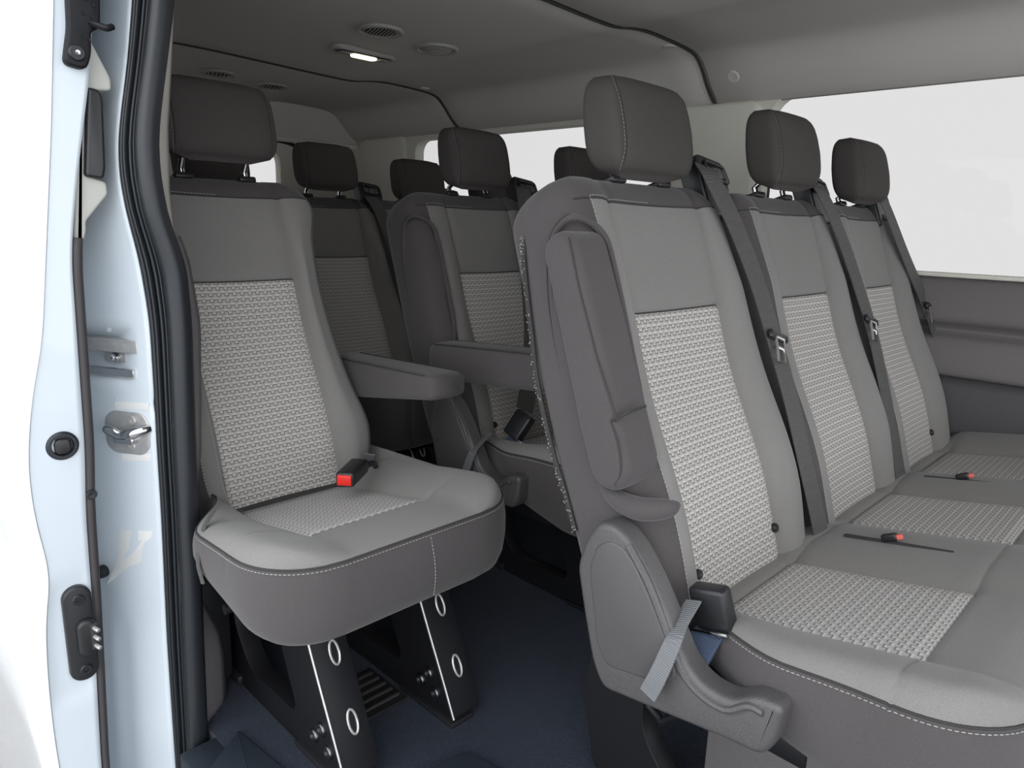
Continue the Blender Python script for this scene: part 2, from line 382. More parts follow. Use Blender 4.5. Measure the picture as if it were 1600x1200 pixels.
# rear wall with door window
wr = tag(holed('wall_back', [(.36, -.05), (2.2, -.05), (2.2, 1.40), (.36, 1.40)], [rrect(1.56, 1.02, .40, .40, .07), rrect(.92, 1.02, .5, .40, .07)], 0, .05, TRIML), kind='structure')
wr.rotation_euler = (0, 0, math.radians(90)); wr.location = (XR, 0, 0)
for i, (a, b) in enumerate(((1.33, 1.79), (.62, 1.22))):
    tag(plate('window_%d' % (i+3), [(XR-.052, a, .80), (XR-.052, b, .80), (XR-.052, b, 1.25), (XR-.052, a, 1.25)], -.004, GLASS), kind='structure')
plate('rear_header', [(.36, -.004, 1.262), (2.19, -.004, 1.262), (2.19, -.004, 1.44), (.36, -.004, 1.44)], .022, HEAD, wr)
pp = smooth_path([(XR+.004, 1.30, 1.262), (XR+.004, 1.60, 1.262), (XR+.004, 1.80, 1.25), (XR+.004, 1.865, 1.21), (XR+.004, 1.885, 1.12), (XR+.004, 1.89, .6), (XR+.004, 1.89, .05)], 8)
tag(tube('trim_1', pp, .009, RUBBER, None, 8), kind='structure')
P = [(XR+.034, y, 1.262) for y in (.4, 1.3, 2.17)]
tag(tube('trim_2', P, .012, TRIML, None, 8), kind='structure')
# ---------------------------------------------------------------- near side behind the door: wall_right and the door pillar
SL = [(1.36, .430), (1.199, .409), (1.111, .395), (1.03, .378), (.984, .371), (.929, .372), (.869, .381), (.835, .388), (.736, .396), (.632, .394), (.525, .391), (.414, .389), (.179, .381), (-.064, .377), (-.30, .373)]
SR = [(1.36, .462), (1.198, .441), (1.109, .423), (1.029, .407), (.985, .402), (.931, .405), (.871, .414), (.837, .431), (.739, .434), (.636, .430), (.53, .426), (.42, .424), (.187, .416), (-.052, .409), (-.30, .402)]
JB = [(1.36, .43), (1.122, .383), (.929, .347), (.83, .334), (.513, .328), (.282, .317), (-.10, .294), (-.30, .285)]
wrt = tag(plate('wall_right', [(XR, .405, -.06), (-1.31, .405, -.06), (-1.31, .405, .80), (XR, .405, .80)], .02, TRIMK), kind='structure')
plate('upper_rail', [(XR, .405, 1.25), (-1.31, .405, 1.25), (-1.31, .44, 1.40), (XR, .44, 1.40)], .02, TRIML, wrt)
for a in (-3.33, -2.3, -1.43): plate('window_post', [(a, .402, .79), (a+.12, .402, .79), (a+.12, .402, 1.27), (a, .402, 1.27)], -.02, TRIML, wrt)
tag(plate('window_5', [(XR, .412, .80), (-1.4, .412, .80), (-1.4, .412, 1.26), (XR, .412, 1.26)], -.004, GLASS), kind='structure')
def zlevels(a=-.30, b=1.36, n=60): return np.linspace(a, b, n)
# painted jamb: from the back (x -1.32) forward to the seal lip
def jamb_sections():
    rows = []
    for z in zlevels(n=110):
        sl, jb = sinterp(SL, z), sinterp(JB, z)
        cols = []
        for k in range(15):
            t = k/14; x = -1.33+(.13)*t; y = jb-.012+(sl+.001-jb+.012)*t
            # recess for the slide rail
            if .640 < z < .712 and t < .76: x -= .05*min(1, (z-.640)/.008, (.712-z)/.008)*min(1, (.76-t)/.05)
            # raised bands above and below the rail, shallow pockets lower down
            for zz in (.745, .600): x -= .004*math.exp(-((z-zz)/.004)**2)
            if z < .33: x -= .022*math.exp(-((t-.18)/.16)**2)*min(1, (.33-z)/.10)
            if z < .22: x -= .010*math.exp(-((t-.45)/.06)**2)*min(1, (.22-z)/.05)
            x += .004*math.sin(math.pi*t)
            cols.append((x, y, z))
        rows.append(cols)
    return np.array(rows)
J = jamb_sections(); nr, nc = J.shape[:2]
jamb = tag(mesh_obj('trim_3', J.reshape(-1, 3), grid_faces(nr, nc), PAINT), kind='structure')
PIL = jamb
sm = jamb.modifiers.new('thick', 'SOLIDIFY'); sm.thickness = .003; sm.offset = -1 if False else 1
jamb2 = plate('jamb_return', [(-1.33, .30, -.1), (-1.60, .29, -.1), (-1.60, .40, 1.36), (-1.33, .40, 1.36)], .01, PAINT, PIL)
# interior trims next to the seal
def ribbon(name, fa, fb, z0, z1, m, parent, n=40, th=.012):
    """strip between two vertical curves fa(z)->(x,y), fb(z)->(x,y)"""
    V_ = []
    for z in np.linspace(z0, z1, n):
        a, b = fa(z), fb(z)
        for t in np.linspace(0, 1, 6):
            bul = .006*math.sin(math.pi*t); V_.append((a[0]+(b[0]-a[0])*t+bul, a[1]+(b[1]-a[1])*t, z))
    o = mesh_obj(name, V_, grid_faces(n, 6), m, parent); s = o.modifiers.new('thick', 'SOLIDIFY'); s.thickness = th; s.offset = -1
    return o
TR = [(1.36, .50), (1.224, .485), (1.129, .474), (1.033, .462), (.934, .457), (.868, .459)]
ribbon('upper_pillar_trim', lambda z: (-1.165, sinterp(SR, z)+.002), lambda z: (-1.24, interp(TR, z)), .868, 1.36, TRIMB, PIL)
TR2 = [(.868, .460), (.83, .472), (.72, .484), (.5, .47), (.3, .44), (.28, .434), (.22, .455), (.147, .482), (.10, .488), (.02, .487), (-.02, .485)]
ribbon('lower_pillar_trim', lambda z: (-1.16, sinterp(SR, z)-.012), lambda z: (-1.22, interp(TR2, z)), -.01, .866, TRIMG, PIL)
# weatherstrip: ribs + glossy roll
ws = thing('door_weatherstrip', 'black ribbed rubber weatherstrip running down the pillar edge of the side door opening', 'door seal', (0, 0, 0))
def seal_section(z):
    a = np.array((-1.195, sinterp(SL, z))); b = np.array((-1.145, sinterp(SR, z)+.004)); d = b-a; n = np.array((d[1], -d[0])); n /= np.linalg.norm(n)
    if n[0] < 0: n = -n
    return a, b, d, n
rib_spec = [('sealing_lip', 0.00, .13, .005), ('rib', .15, .10, .009), ('rib', .28, .10, .006), ('rib', .40, .09, .007)]
def roll(name, t0, tw, h, m):
    V_ = []; Z = zlevels(n=70)
    for z in Z:
        a, b, d, n = seal_section(z)
        for k in range(9):
            an = math.pi*k/8; t = t0+tw/2-tw/2*math.cos(an); q = a+d*t+n*(h*math.sin(an)); V_.append((q[0], q[1], z))
        q = a+d*(t0+tw)-n*.006; V_.append((q[0], q[1], z)); q = a+d*t0-n*.006; V_.append((q[0], q[1], z))
    return mesh_obj(name, V_, grid_faces(len(Z), 11, True), m, ws)
for nme, t0, tw, h in rib_spec: roll(nme, t0, tw, h, RUBBER)
roll('bulb', .48, .52, .020, RUBBER)
JP0 = np.array([-1.33, .318]); JD = np.array([.88047, .47410]); JN = np.array([.47410, -.88047])
def jmap(a, d, z):
    t = a/.1476; jb, sl = sinterp(JB, z), sinterp(SL, z)
    return (-1.33+.13*t+.004*math.sin(math.pi*max(0, min(1, t)))+JN[0]*d, jb-.012+(sl+.013-jb)*t+JN[1]*d, z)
def slabJ(name, outline, d0, d1, m, parent, r=.002, **k):
    o = slab(name, outline, d0, d1, m, None, r=r, **k)
    for v in o.data.vertices: v.co = jmap(v.co.x, v.co.y, v.co.z)
    o.parent = parent; return o
JNv = (JN[0], JN[1], 0)
sk = thing('door_striker', 'small chrome door striker plate with two screws bolted to the white door pillar', 'striker', jmap(.094, 0, .546))
def T(o, root):
    for q in (o if isinstance(o, list) else [o]): q.location = -root.location
    return o
T(slabJ('plate', rrect(.0945, .546, .086, .072, .024), -.004, .0055, STEEL, sk, r=.002), sk)
T(slabJ('backing_edge', rrect(.0945, .545, .092, .077, .026), -.004, .0028, RUBBER, sk, r=.001), sk)
T(tube('loop', smooth_path([jmap(.062, .002, .548), jmap(.068, .016, .553), jmap(.080, .022, .553), jmap(.098, .018, .545), jmap(.116, .022, .551), jmap(.130, .012, .555), jmap(.134, .002, .556)], 5), .0085, CHROME, sk, 10), sk)
T(slabJ('roller_guard', rrect(.096, .537, .040, .013, .006), .004, .018, CHROME, sk, r=.004), sk)
for aa, zz in ((.107, .569), (.103, .525)): T(disc('screw', jmap(aa, .0055, zz), JNv, .0085, .004, STEEL, sk, 14, r2=.0035), sk)
rl = thing('slide_rail', 'brushed steel door slide rail end with a socket bolt set in the pillar recess', 'rail', jmap(.06, 0, .668))
for nme, a0, a1, z0, z1, d0, d1, m in (('upper_track', -.02, .122, .694, .700, -.040, .004, STEEL), ('upper_lip', -.02, .122, .679, .697, -.002, .004, STEEL), ('lower_track', -.02, .115, .638, .643, -.040, .006, STEEL), ('lower_lip', -.02, .116, .641, .653, .001, .008, CHROME), ('web', -.02, .112, .642, .696, -.040, -.034, STEEL), ('bolt_tab', .045, .090, .660, .676, -.034, -.012, STEEL)):
    T(slabJ(nme, rrect((a0+a1)/2, (z0+z1)/2, a1-a0, z1-z0, .002, 3), d0, d1, m, rl, r=.001), rl)
T(disc('socket_bolt', jmap(.067, -.012, .668), JNv, .0085, .007, CHROME, rl, 14, r2=.004), rl)
for (a, z) in ((.0701, .715), (.1305, .724), (.0731, .604), (.0552, .491), (.1157, .465)):
    disc('spot_weld', jmap(a, .001, z), JNv, .0042, .0012, PAINT, PIL, 12)
slabJ('tape_residue', [(.065, .372), (.1296, .378), (.128, .366), (.112, .352), (.104, .318), (.080, .306), (.0374, .268), (.050, .300), (.060, .322)], -.004, .0034, TAPE, PIL, r=.0004)
slabJ('tape_residue', [(.072, .596), (.139, .600), (.137, .588), (.073, .584)], -.004, .0034, TAPE, PIL, r=.0004)
slabJ('tape_residue', [(.078, .508), (.137, .513), (.135, .500), (.079, .496)], -.004, .0034, TAPE, PIL, r=.0004)
disc('rubber_buffer', jmap(.030, -.004, .290), JNv, .011, .018, RUBBER, PIL, 14, r2=.005)

# ================================================================ sliding door (slid open, seen on its leading edge)
dr = thing('sliding_door', 'white sliding van door pushed back, its leading edge with rubber seal facing us', 'door', (0, 0, 0))
D1 = [(1.40, .318), (1.174, .292), (1.009, .266), (.836, .241), (.765, .233), (.703, .215), (.63, .202), (.498, .186), (.468, .188), (.352, .199), (.282, .185), (.2, .176), (.12, .175), (.034, .184), (-.15, .20), (-.5, .225)]
D2 = [(1.40, .325), (1.171, .301), (1.008, .282), (.838, .259), (.72, .243), (.633, .221), (.55, .208), (.472, .207), (.367, .218), (.298, .205), (.214, .199), (.125, .197), (.044, .198), (-.15, .21), (-.5, .235)]
D3 = [(1.40, .378), (1.10, .345), (.926, .310), (.837, .296), (.553, .287), (.452, .279), (.293, .274), (.181, .269), (.006, .261), (-.15, .262), (-.5, .265)]
Z = zlevels(-.45, 1.40, 155); V_ = []; Vi = []
for z in Z:
    c1, c2, c3 = sinterp(D1, z), sinterp(D2, z), sinterp(D3, z)
    V_ += [(-2.45, c1-.02, z), (-1.9, c1-.012, z), (-1.5, c1-.006, z), (-1.30, c1-.003, z), (-1.225, c1-.0015, z), (-1.205, c1, z), (-1.190, c1+.004, z), (-1.178, (c1+c2)/2, z), (-1.172, c2-.003, z), (-1.170, c2, z)]
    pk = 0
    if .14 < z < .36: pk = .004*min(1, (z-.14)/.02, (.36-z)/.02)
    for k in range(9):
        t = k/8; Vi.append((-1.171-.004*t-pk*(math.sin(math.pi*t)**.5 if 0 < t < 1 else 0), c2+.0006+(c3-.006-c2)*t, z))
    Vi += [(-1.185, c3-.003, z), (-1.25, c3, z), (-1.6, c3+.0, z), (-2.45, c3-.02, z)]
sk1 = mesh_obj('outer_skin', V_, grid_faces(len(Z), 10), PAINTO, dr)
s_ = sk1.modifiers.new('t', 'SOLIDIFY'); s_.thickness = .002; s_.offset = 1
ed = mesh_obj('leading_edge', Vi, grid_faces(len(Z), 13), PAINT, dr)
V_ = []
Zs = np.linspace(-.15, .862, 60)
for z in Zs:
    c3 = sinterp(D3, z)
    for k in range(8):
        a = 2*math.pi*k/8; V_.append((-1.181+.006*math.cos(a), c3+.002+(.0075-.003*max(0, (.35-z)))*math.sin(a), z))
mesh_obj('edge_seal', V_, grid_faces(len(Zs), 8, True)+[tuple(range(8)), tuple(8*59+k for k in range(8))], mat('grey_rubber', (.045, .040, .042), .6), dr)
disc('seal_clip', (-1.176, .284, .478), (1, 0, 0), .008, .004, RUBBER, dr)
# grommet
g = disc('bump_stop_cup', (-1.176, .2525, .563), (1, 0, 0), .0215, .008, RUBBER, dr, 28, r2=.015)
slab('plug', rrect(.2525, .562, .022, .024, .008), -1.18, -1.168, PLASB, g, r=.003, plane='yz')
# contact plate
cp = slab('contact_plate', rrect(.2475, .259, .040, .160, .0195, 10), -1.19, -1.166, PLASB, dr, r=.003, plane='yz')
slab('contact_housing', rrect(.2535, .255, .026, .060, .012, 8), -1.17, -1.154, PLASB, cp, r=.005, plane='yz')
for zz in (.318, .198): disc('screw', (-1.167, .2485, zz), (1, 0, 0), .0088, .004, PLASB, cp, 18, r2=.004)
for zz in (.270, .255, .240): tube('contact_pin', [(-1.158, .262, zz), (-1.146, .264, zz), (-1.142, .266, zz-.001)], .0032, STEEL, cp, 8)
box('pin_slot', (-1.1545, .263, .255), (.002, .011, .044), PIPE, cp, .001)
# top latch bracket
lb = slab('latch_bracket', fillet([(.302, 1.092), (.330, 1.088), (.338, 1.11), (.340, 1.14), (.352, 1.145), (.360, 1.24), (.318, 1.26), (.312, 1.14)], .010), -1.20, -1.160, BLKMET, dr, r=.004, plane='yz')
disc('mount_bolt', (-1.162, .319, 1.108), (1, 0, 0), .0105, .006, PLASB, lb, 18, r2=.004); disc('bolt_head', (-1.158, .319, 1.108), (1, 0, 0), .004, .004, CHROME, lb, 10)
tube('latch_hook', smooth_path([(-1.162, .340, 1.150), (-1.150, .346, 1.146), (-1.142, .354, 1.143), (-1.146, .362, 1.147)], 4), .0045, BLKMET, lb, 8)
for (y, z) in ((.332, 1.160), (.341, 1.157), (.337, 1.178), (.345, 1.172), (.329, 1.130), (.336, 1.128)): disc('rivet', (-1.161, y, z), (1, 0, 0), .0025, .002, BLKMET, lb, 8)
# inner trim with grab handle (beyond the edge, cabin side of the door)
it = slab('inner_trim', fillet([(.306, .84), (.318, .872), (.318, .885), (.351, .925), (.350, .942), (.326, .950), (.328, .956), (.336, 1.066), (.368, 1.070), (.369, 1.086), (.346, 1.136), (.333, 1.14), (.318, 1.02), (.300, .86)], .005, 4), -1.30, -1.190, mat('pale_grey_trim', (.50, .50, .46), .55), dr, r=.004, plane='yz')
slab('grab_handle', fillet([(.320, .948), (.344, .945), (.348, .96), (.353, 1.055), (.350, 1.068), (.334, 1.070)], .006), -1.215, -1.180, PLASB, it, r=.0045, steps=4, plane='yz')

# ================================================================ seats
O0 = np.array([.174, 0, .376]); ES = np.array([-.340, 0, .940]); EN = np.array([.940, 0, .340]); EY = np.array([0, 1., 0])
def bl(s, y, n): return O0+ES*s+EY*y+EN*n
SMAX = .645
def build_backrest(root, yc, ks, tabN, tabF, bmaxN=None, RN=.095, backpanel=True, detail=True, stitch_sides=(-1,), name='backrest'):
    NS = 58 if detail else 34
    sv = sorted(set(list(np.linspace(-.07, .56, NS-14))+[.418, .424, .426, .428, .434]+list(np.linspace(.56, SMAX, 15))+[.598]))
    def W(s, tab):
        w0 = sinterp(tab, s); R = RN if tab is tabN else .095; tt = max(0, (s-(SMAX-R))/R)
        w = w0-R+R*math.sqrt(max(0, 1-tt**2.2))
        tb = max(0, (-.02-s)/.05); return w-.02*tb**2
    def wp(s): return float(np.interp(s, [-.05, 0, .40, .6], [.120, .122, .1165, .118]))*ks
    rows, uvs, tags = [], [], []
    npan, nbol, nedge, nside = 8, 8, 5, 5
    for s in sv:
        tt = max(0, (s-.565)/(SMAX-.565)); k = math.sqrt(max(0, 1-tt**2.4)); tb = max(0, (-.03-s)/.04); k = k*math.sqrt(max(0, 1-(tb*.98)**2)) if tb else k
        nc_ = -.036; nf0 = nc_+.036*max(k, .04); nb0 = nc_-.086*max(k, .04)
        nf0 += .010*math.exp(-((s-.12)/.12)**2)-.006*math.exp(-((s-.33)/.12)**2)
        seamh = -.0045*math.exp(-((s-.426)/.0035)**2)
        B = (.022 if s < .45 else .022-.012*min(1, (s-.45)/.12))*k
        row, uv, tg = [], [], []
        halves = []
        for sg, tab in ((1, tabF), (-1, tabN)):
            w_ = W(s, tab); p = min(wp(s), w_-.03*k-.012); r = .034*max(k, .1); r = min(r, (nf0-nb0)*.45); h = []
            for j in range(npan+1):
                y = p*j/npan; n = nf0-.006*k*(1-(y/p)**2)+seamh
                if j == npan: n -= .0045
                h.append((y, n, 'P'))
            h.append((p+.003, nf0+.0015, 'B'))
            lim = bmaxN if (sg < 0 and bmaxN) else None
            wb_ = min(w_-r, lim) if lim else w_-r
            rx = w_-wb_; r = min(.05*max(k, .1), (nf0-nb0)*.45) if lim else r
            for j in range(1, nbol+1):
                u = j/nbol; y = p+.003+(wb_-p-.003)*u; n = nf0+.0015*(1-u)+B*math.sin(math.pi*min(1, u*.62+.06))**1.0*1.0-(.0)*u
                h.append((y, n, 'B'))
            ne = h[-1][1]
            for j in range(1, nedge+1):
                a = math.pi/2*j/nedge; h.append((w_-rx+rx*math.sin(a), ne-r+r*math.cos(a)-(.002 if j == 2 and not lim else 0), 'E' if j <= 2 and not lim else 'S'))
            for j in range(1, nside+1):
                u = j/nside; y = w_+.004*math.sin(math.pi*u)*k; h.append((y, (ne-r)+(nb0+r*.6-(ne-r))*u, 'S'))
            for j in range(1, 4):
                a = math.pi/2*j/3; h.append((w_-r*.6*(1-math.cos(a)) if not lim else w_-.012*(1-math.cos(a)), nb0+r*.6*(1-math.sin(a)), 'S'))
            h.append((w_*.5, nb0-.004*k, 'S')); halves.append(h)
        F_, N_ = halves
        ring = [(y, n, t) for y, n, t in F_]+[(0, nb0-.005*k, 'S')]+[(-y, n, t) for y, n, t in N_[::-1][:-1]]
        rows.append([bl(s, yc+y, n) for y, n, t in ring]); uvs.append([(y, s) for y, n, t in ring]); tags.append([t for *_, t in ring])
    P = np.array(rows); U = np.array(uvs); nc = P.shape[1]
    smid = [(sv[i]+sv[i+1])/2 for i in range(len(sv)-1)]
    nh = len(halves[0])
    def zone(i, j):
        a, b = tags[i][j], tags[i][(j+1) % nc]; s = smid[i]
        if s > .598 or s < -.05: return 'shell'
        if a == 'P' and b == 'P': return 'insert' if s < .426 else 'upper'
        if 'S' in (a, b): return 'shell'
        return 'bolN' if j >= nh else 'bolF'
    ob = zoned(P, zone, {'shell': (name, FABD, root), 'upper': ('upper_panel', FAB, 'shell'), 'insert': ('patterned_panel', FABP, 'shell'), 'bolN': ('bolster', FAB, 'shell'), 'bolF': ('bolster', FAB, 'shell')}, U)
    sh = ob['shell']
    # close top and bottom
    top = [tuple(p) for p in P[-1]]; bot = [tuple(p) for p in P[0]]
    mesh_obj('underside', bot, [tuple(range(nc))], FABD, sh)
    # stitching along the shell edge and over the top
    jE = npan+1+nbol+2
    for sg in stitch_sides:
        jj = jE-2 if (sg < 0 and bmaxN) else jE; j = jj if sg > 0 else nc-jj
        line = [P[i][j]+EN*.0012+EY*sg*.0010 for i in range(len(sv)) if -.04 < sv[i] < .598]
        tp = [P[list(sv).index(.598)][q]+ES*.004+EN*.001 for q in (range(jE, -1, -1) if sg > 0 else range(nc-jj, nc))]
        stitches('stitching', line+tp, THREAD, sh)
    i0 = list(sv).index(.598)
    seam = [P[i0][q] for q in list(range(nc-jE, nc))+list(range(0, jE+1))]
    tube('top_seam', seam, .0016, PIPE, sh, 6)
    i1 = list(sv).index(.426); tube('cross_seam', [P[i1][q]+EN*.0012 for q in list(range(nc-npan, nc))+list(range(0, npan+1))], .0013, PIPE, sh, 6)
    if backpanel:
        f = slab('carpeted_back', [(x, z) for x, z in fillet([(-.155, -.02), (.155, -.02), (.165, .30), (.15, .60), (-.15, .60), (-.165, .30)], .03)], 0, 1, FABD, sh, r=.002)
        co = np.array([v.co for v in f.data.vertices])
        for v, (x, yy, z) in zip(f.data.vertices, co): v.co = bl(z, yc+x, -.122-.012*yy)
    return sh
def build_headrest(root, yc, lift, hw=.108, x0=-.040):
    """lift: z of its underside (local)"""
    zb = lift; Hh = .150; nz, na = 22, 56; rows = []
    for i in range(nz+1):
        t = i/nz; q = 2*t-1; zt = zb+Hh*t
        k = (1-abs(q)**(5 if q > 0 else 4.2))**(1/(2.6))
        k = max(k, .02); dx = .042*k*(1-.18*max(0, q)); b = hw*(1-(1-k)*.42)*(1+.02*(1-t))*(1-.05*max(0, q)**3)
        if i in (0, nz): b *= .9
        lean = -.34*(zt-zb)*.55; row = []
        for j in range(na):
            a = 2*math.pi*j/na; c, s = math.cos(a), math.sin(a); e = .42
            X = math.copysign(abs(c)**e, c)*dx; Y = math.copysign(abs(s)**e, s)*b
            if X > 0: X += .007*(1-(Y/b)**2)*k
            g = .0022*math.exp(-((abs(Y)-b*.86)/.0035)**2) if X > 0 else 0
            row.append((x0+X-g+lean, yc+Y, zt-(.006*(1-k) if q < 0 else 0)))
        rows.append(row)
    P = np.array(rows); n = na; F = grid_faces(nz+1, na, True)+[tuple(range(na)), tuple(nz*na+k for k in range(na))]
    h = mesh_obj('headrest', P.reshape(-1, 3), F, FABH, root)
    for sg in (-1, 1):
        ln = [];
        for i in range(1, nz):
            row = P[i]; q_ = row[:, 1].copy()-yc; q_ *= sg; tgt = min(hw*.84, q_.max()*.93); best = None
            for a_ in range(na):
                b_ = (a_+1) % na; xa = row[a_]; xb_ = row[b_]
                if (q_[a_]-tgt)*(q_[b_]-tgt) <= 0 and xa[0] > row[:, 0].mean():
                    u_ = (tgt-q_[a_])/((q_[b_]-q_[a_]) or 1); best = tuple(xa+(xb_-xa)*u_)
            if best: ln.append(best)
        ln = smooth_path(ln[::2], 3)
        tube('seam', [np.array(p)+np.array((.0002, 0, 0)) for p in ln], .0011, PIPE, h, 5)
        if sg < 0: stitches('stitching', [np.array(p)+np.array((.0008, -.005, 0)) for p in ln], mat_thr2, h, r=.0005)
    for sg in (-1, 1):
        y = yc+sg*.064
        tube('post', [bl(.60, y, -.028), bl(.66, y, -.028), (x0-.012, y, zb+.02)], .0062, CHROME, h, 10)
        bm = bmesh.new(); rot = Matrix.Rotation(math.radians(-19.9), 3, 'Y')
        add_box(bm, bl(.643, y, -.030), (.030, .036, .012), .004, rot, 3); bm_obj('post_guide', bm, PLASB, h)
    return h
mat_thr2 = mat('grey_thread', (.22, .21, .21), .8)

def build_cushion(root, cells, yN, yF, insb, insf, hw, front=.60, rN=.11, rF=.11, dz=0, skirt_b=.25, taper=0, zrear=.395, detail=True, fan=0):
    """cells: y-centres of the seats; insert from x insb to insf, half width hw"""
    xs = sorted(set([.10, .13, .16, .19]+list(np.linspace(insb, insf, 14))+[insb-.003, insb+.003, insf-.003, insf+.003]+list(np.linspace(insf+.012, front-.035, 7))+[front-.025, front-.016, front-.009, front-.004, front]))
    def inset(x, r):
        d = x-(front-r); return 0 if d < 0 else r-math.sqrt(max(0, r*r-d*d))
    # column parameter list in "flat" coordinates
    ys = []; cuts = []
    def span(a, b, n, tagz, last=False):
        for k in range(n): ys.append((a+(b-a)*k/n, tagz))
    cur = yN
    for ci, c in enumerate(cells):
        n = 9
        for k in range(n): u = k/n; ys.append((cur+(c-hw-cur)*(u**1.3 if ci == 0 else u), 'B'))
        for k in range(12): ys.append((c-hw+2*hw*k/12, 'I'))
        cur = c+hw
    n = 9
    for k in range(n+1): u = k/n; ys.append((cur+(yF-cur)*(1-(1-u)**1.3), 'B'))
    ya = np.array([a for a, _ in ys]); P = []; U = []
    def zin(x):
        return float(np.interp(x, [.10, .16, .221, .34, .459, .53, .60], [.345, .352, .365, .386, .408, .424, .428]))+dz*.6
    zs_ = lambda x: float(np.interp(x, [.1, .3, .42, .5, .6], [zrear, zrear*.4+.412*.6, .412, .416, .418]))+dz
    for x in xs:
        lo, hi = yN+inset(x, rN)+taper*(1-np.clip((x-.19)/.17, 0, 1)**2*(3-2*np.clip((x-.19)/.17, 0, 1))), yF-inset(x, rF); row = []; ur = []
        for y in ya:
            yy = min(max(y, lo), hi)
            # compress outer columns so that they stay spread when the corner narrows
            if y < cells[0]-hw: yy = lo+(y-yN)/(cells[0]-hw-yN)*(cells[0]-hw-lo) if lo < cells[0]-hw else cells[0]-hw
            if y > cells[-1]+hw: yy = hi-(yF-y)/(yF-cells[-1]-hw)*(hi-cells[-1]-hw)
            z = zin(x)
            dc = min(abs(y-c) for c in cells)
            if dc > hw:
                ends = (y < cells[0]-hw) or (y > cells[-1]+hw)
                if ends:
                    u = (dc-hw)/max(1e-6, ((cells[0]-hw-yN) if y < cells[0] else (yF-cells[-1]-hw)))
                    z += (.032*(1-.5*max(0, (x-.46)/.14)))*math.sin(math.pi*min(1, u*.58+.02))*(1 if x > .2 else .6)
                    zz = zs_(x); e = max(0, (u-.72)/.28); z = z*(1-e**3)+zz*e**3
                else:
                    half = (cells[1]-cells[0])/2-hw; u = (dc-hw)/half; z += .016*math.sin(math.pi*min(1, u*.7))-.004*math.exp(-((1-u)/.12)**2)
            if abs(dc-hw) < .003 and insb-.01 < x < insf+.01: z -= .004
            if (abs(x-insb) < 1e-6 or abs(x-insf) < 1e-6): z -= .004 if dc < hw+.01 else .0015
            ef = max(0, (x-(front-.07))/.07); z = z*(1-ef**4)+zs_(x)*ef**4
            row.append((x, yy, z)); ur.append((yy, x))
        P.append(row); U.append(ur)
    P = np.array(P); U = np.array(U); nr, nc = P.shape[:2]
    def zone(i, j):
        xm = (xs[i]+xs[i+1])/2
        if insb < xm < insf:
            for ci, c in enumerate(cells):
                if c-hw-1e-6 <= ya[j] < c+hw-1e-6: return 'I%d' % ci
        return 'T'
    spec = {'T': ('seat_cushion', FAB, root)}
    for ci in range(len(cells)): spec['I%d' % ci] = ('patterned_insert', FABPS, 'T')
    ob = zoned(P, zone, spec, U, closed=False); cu = ob['T']
    # outline for the skirt
    L = [P[i][0] for i in range(nr)]+[P[-1][j] for j in range(1, nc-1)]+[P[i][nc-1] for i in range(nr-1, -1, -1)]
    L = np.array(L); d = np.gradient(L[:, :2], axis=0); nrm = np.stack([d[:, 1], -d[:, 0]], 1); nrm /= np.linalg.norm(nrm, axis=1)[:, None]+1e-9
    cen = np.array([(.3), (yN+yF)/2]); 
    if ((L[0, :2]-cen)*nrm[0]).sum() < 0: nrm = -nrm
    nrm = sum(np.roll(nrm, k, 0) for k in (-1, 0, 1)) if False else nrm
    R_ = []
    prof = [(0, 0), (.0015, -.004), (.005, -.02), (.008, -.05), (.008, -.09), (.004, -.13), (-.004, -.155), (-.016, -.168), (-.05, -.170)]
    for q, dz in prof:
        for p, m_ in zip(L, nrm):
            zb = float(np.interp(p[0], [.1, .3, .42, .55], [skirt_b+.075, skirt_b+.06, skirt_b+.03, skirt_b])); sc = (p[2]-zb)/.17
            R_.append((p[0]+m_[0]*q, p[1]+m_[1]*q, p[2]+dz*sc))
    skt = mesh_obj('skirt', R_, grid_faces(len(prof), len(L)), FABD, cu)
    nb = len(R_)-len(L); bt = [R_[nb+k] for k in range(len(L))]
    # underside as strips
    h = len(L)//2; Fb = [(k, k+1, len(L)-2-k, len(L)-1-k) for k in range(h-1)]
    mesh_obj('base_pan', bt, Fb, PLASB, cu)
    line = [L[k]+np.array((nrm[k][0]*.0015, nrm[k][1]*.0015, -.0015)) for k in range(2, len(L)-2)]
    tube('piping', line, .0016, PIPE, cu, 6)
    st = [L[k]+np.array((nrm[k][0]*.0035, nrm[k][1]*.0035, -.0065)) for k in range(6, len(L)-6)]
    stitches('stitching', st, THREAD, cu, r=.0007)
    return cu, L

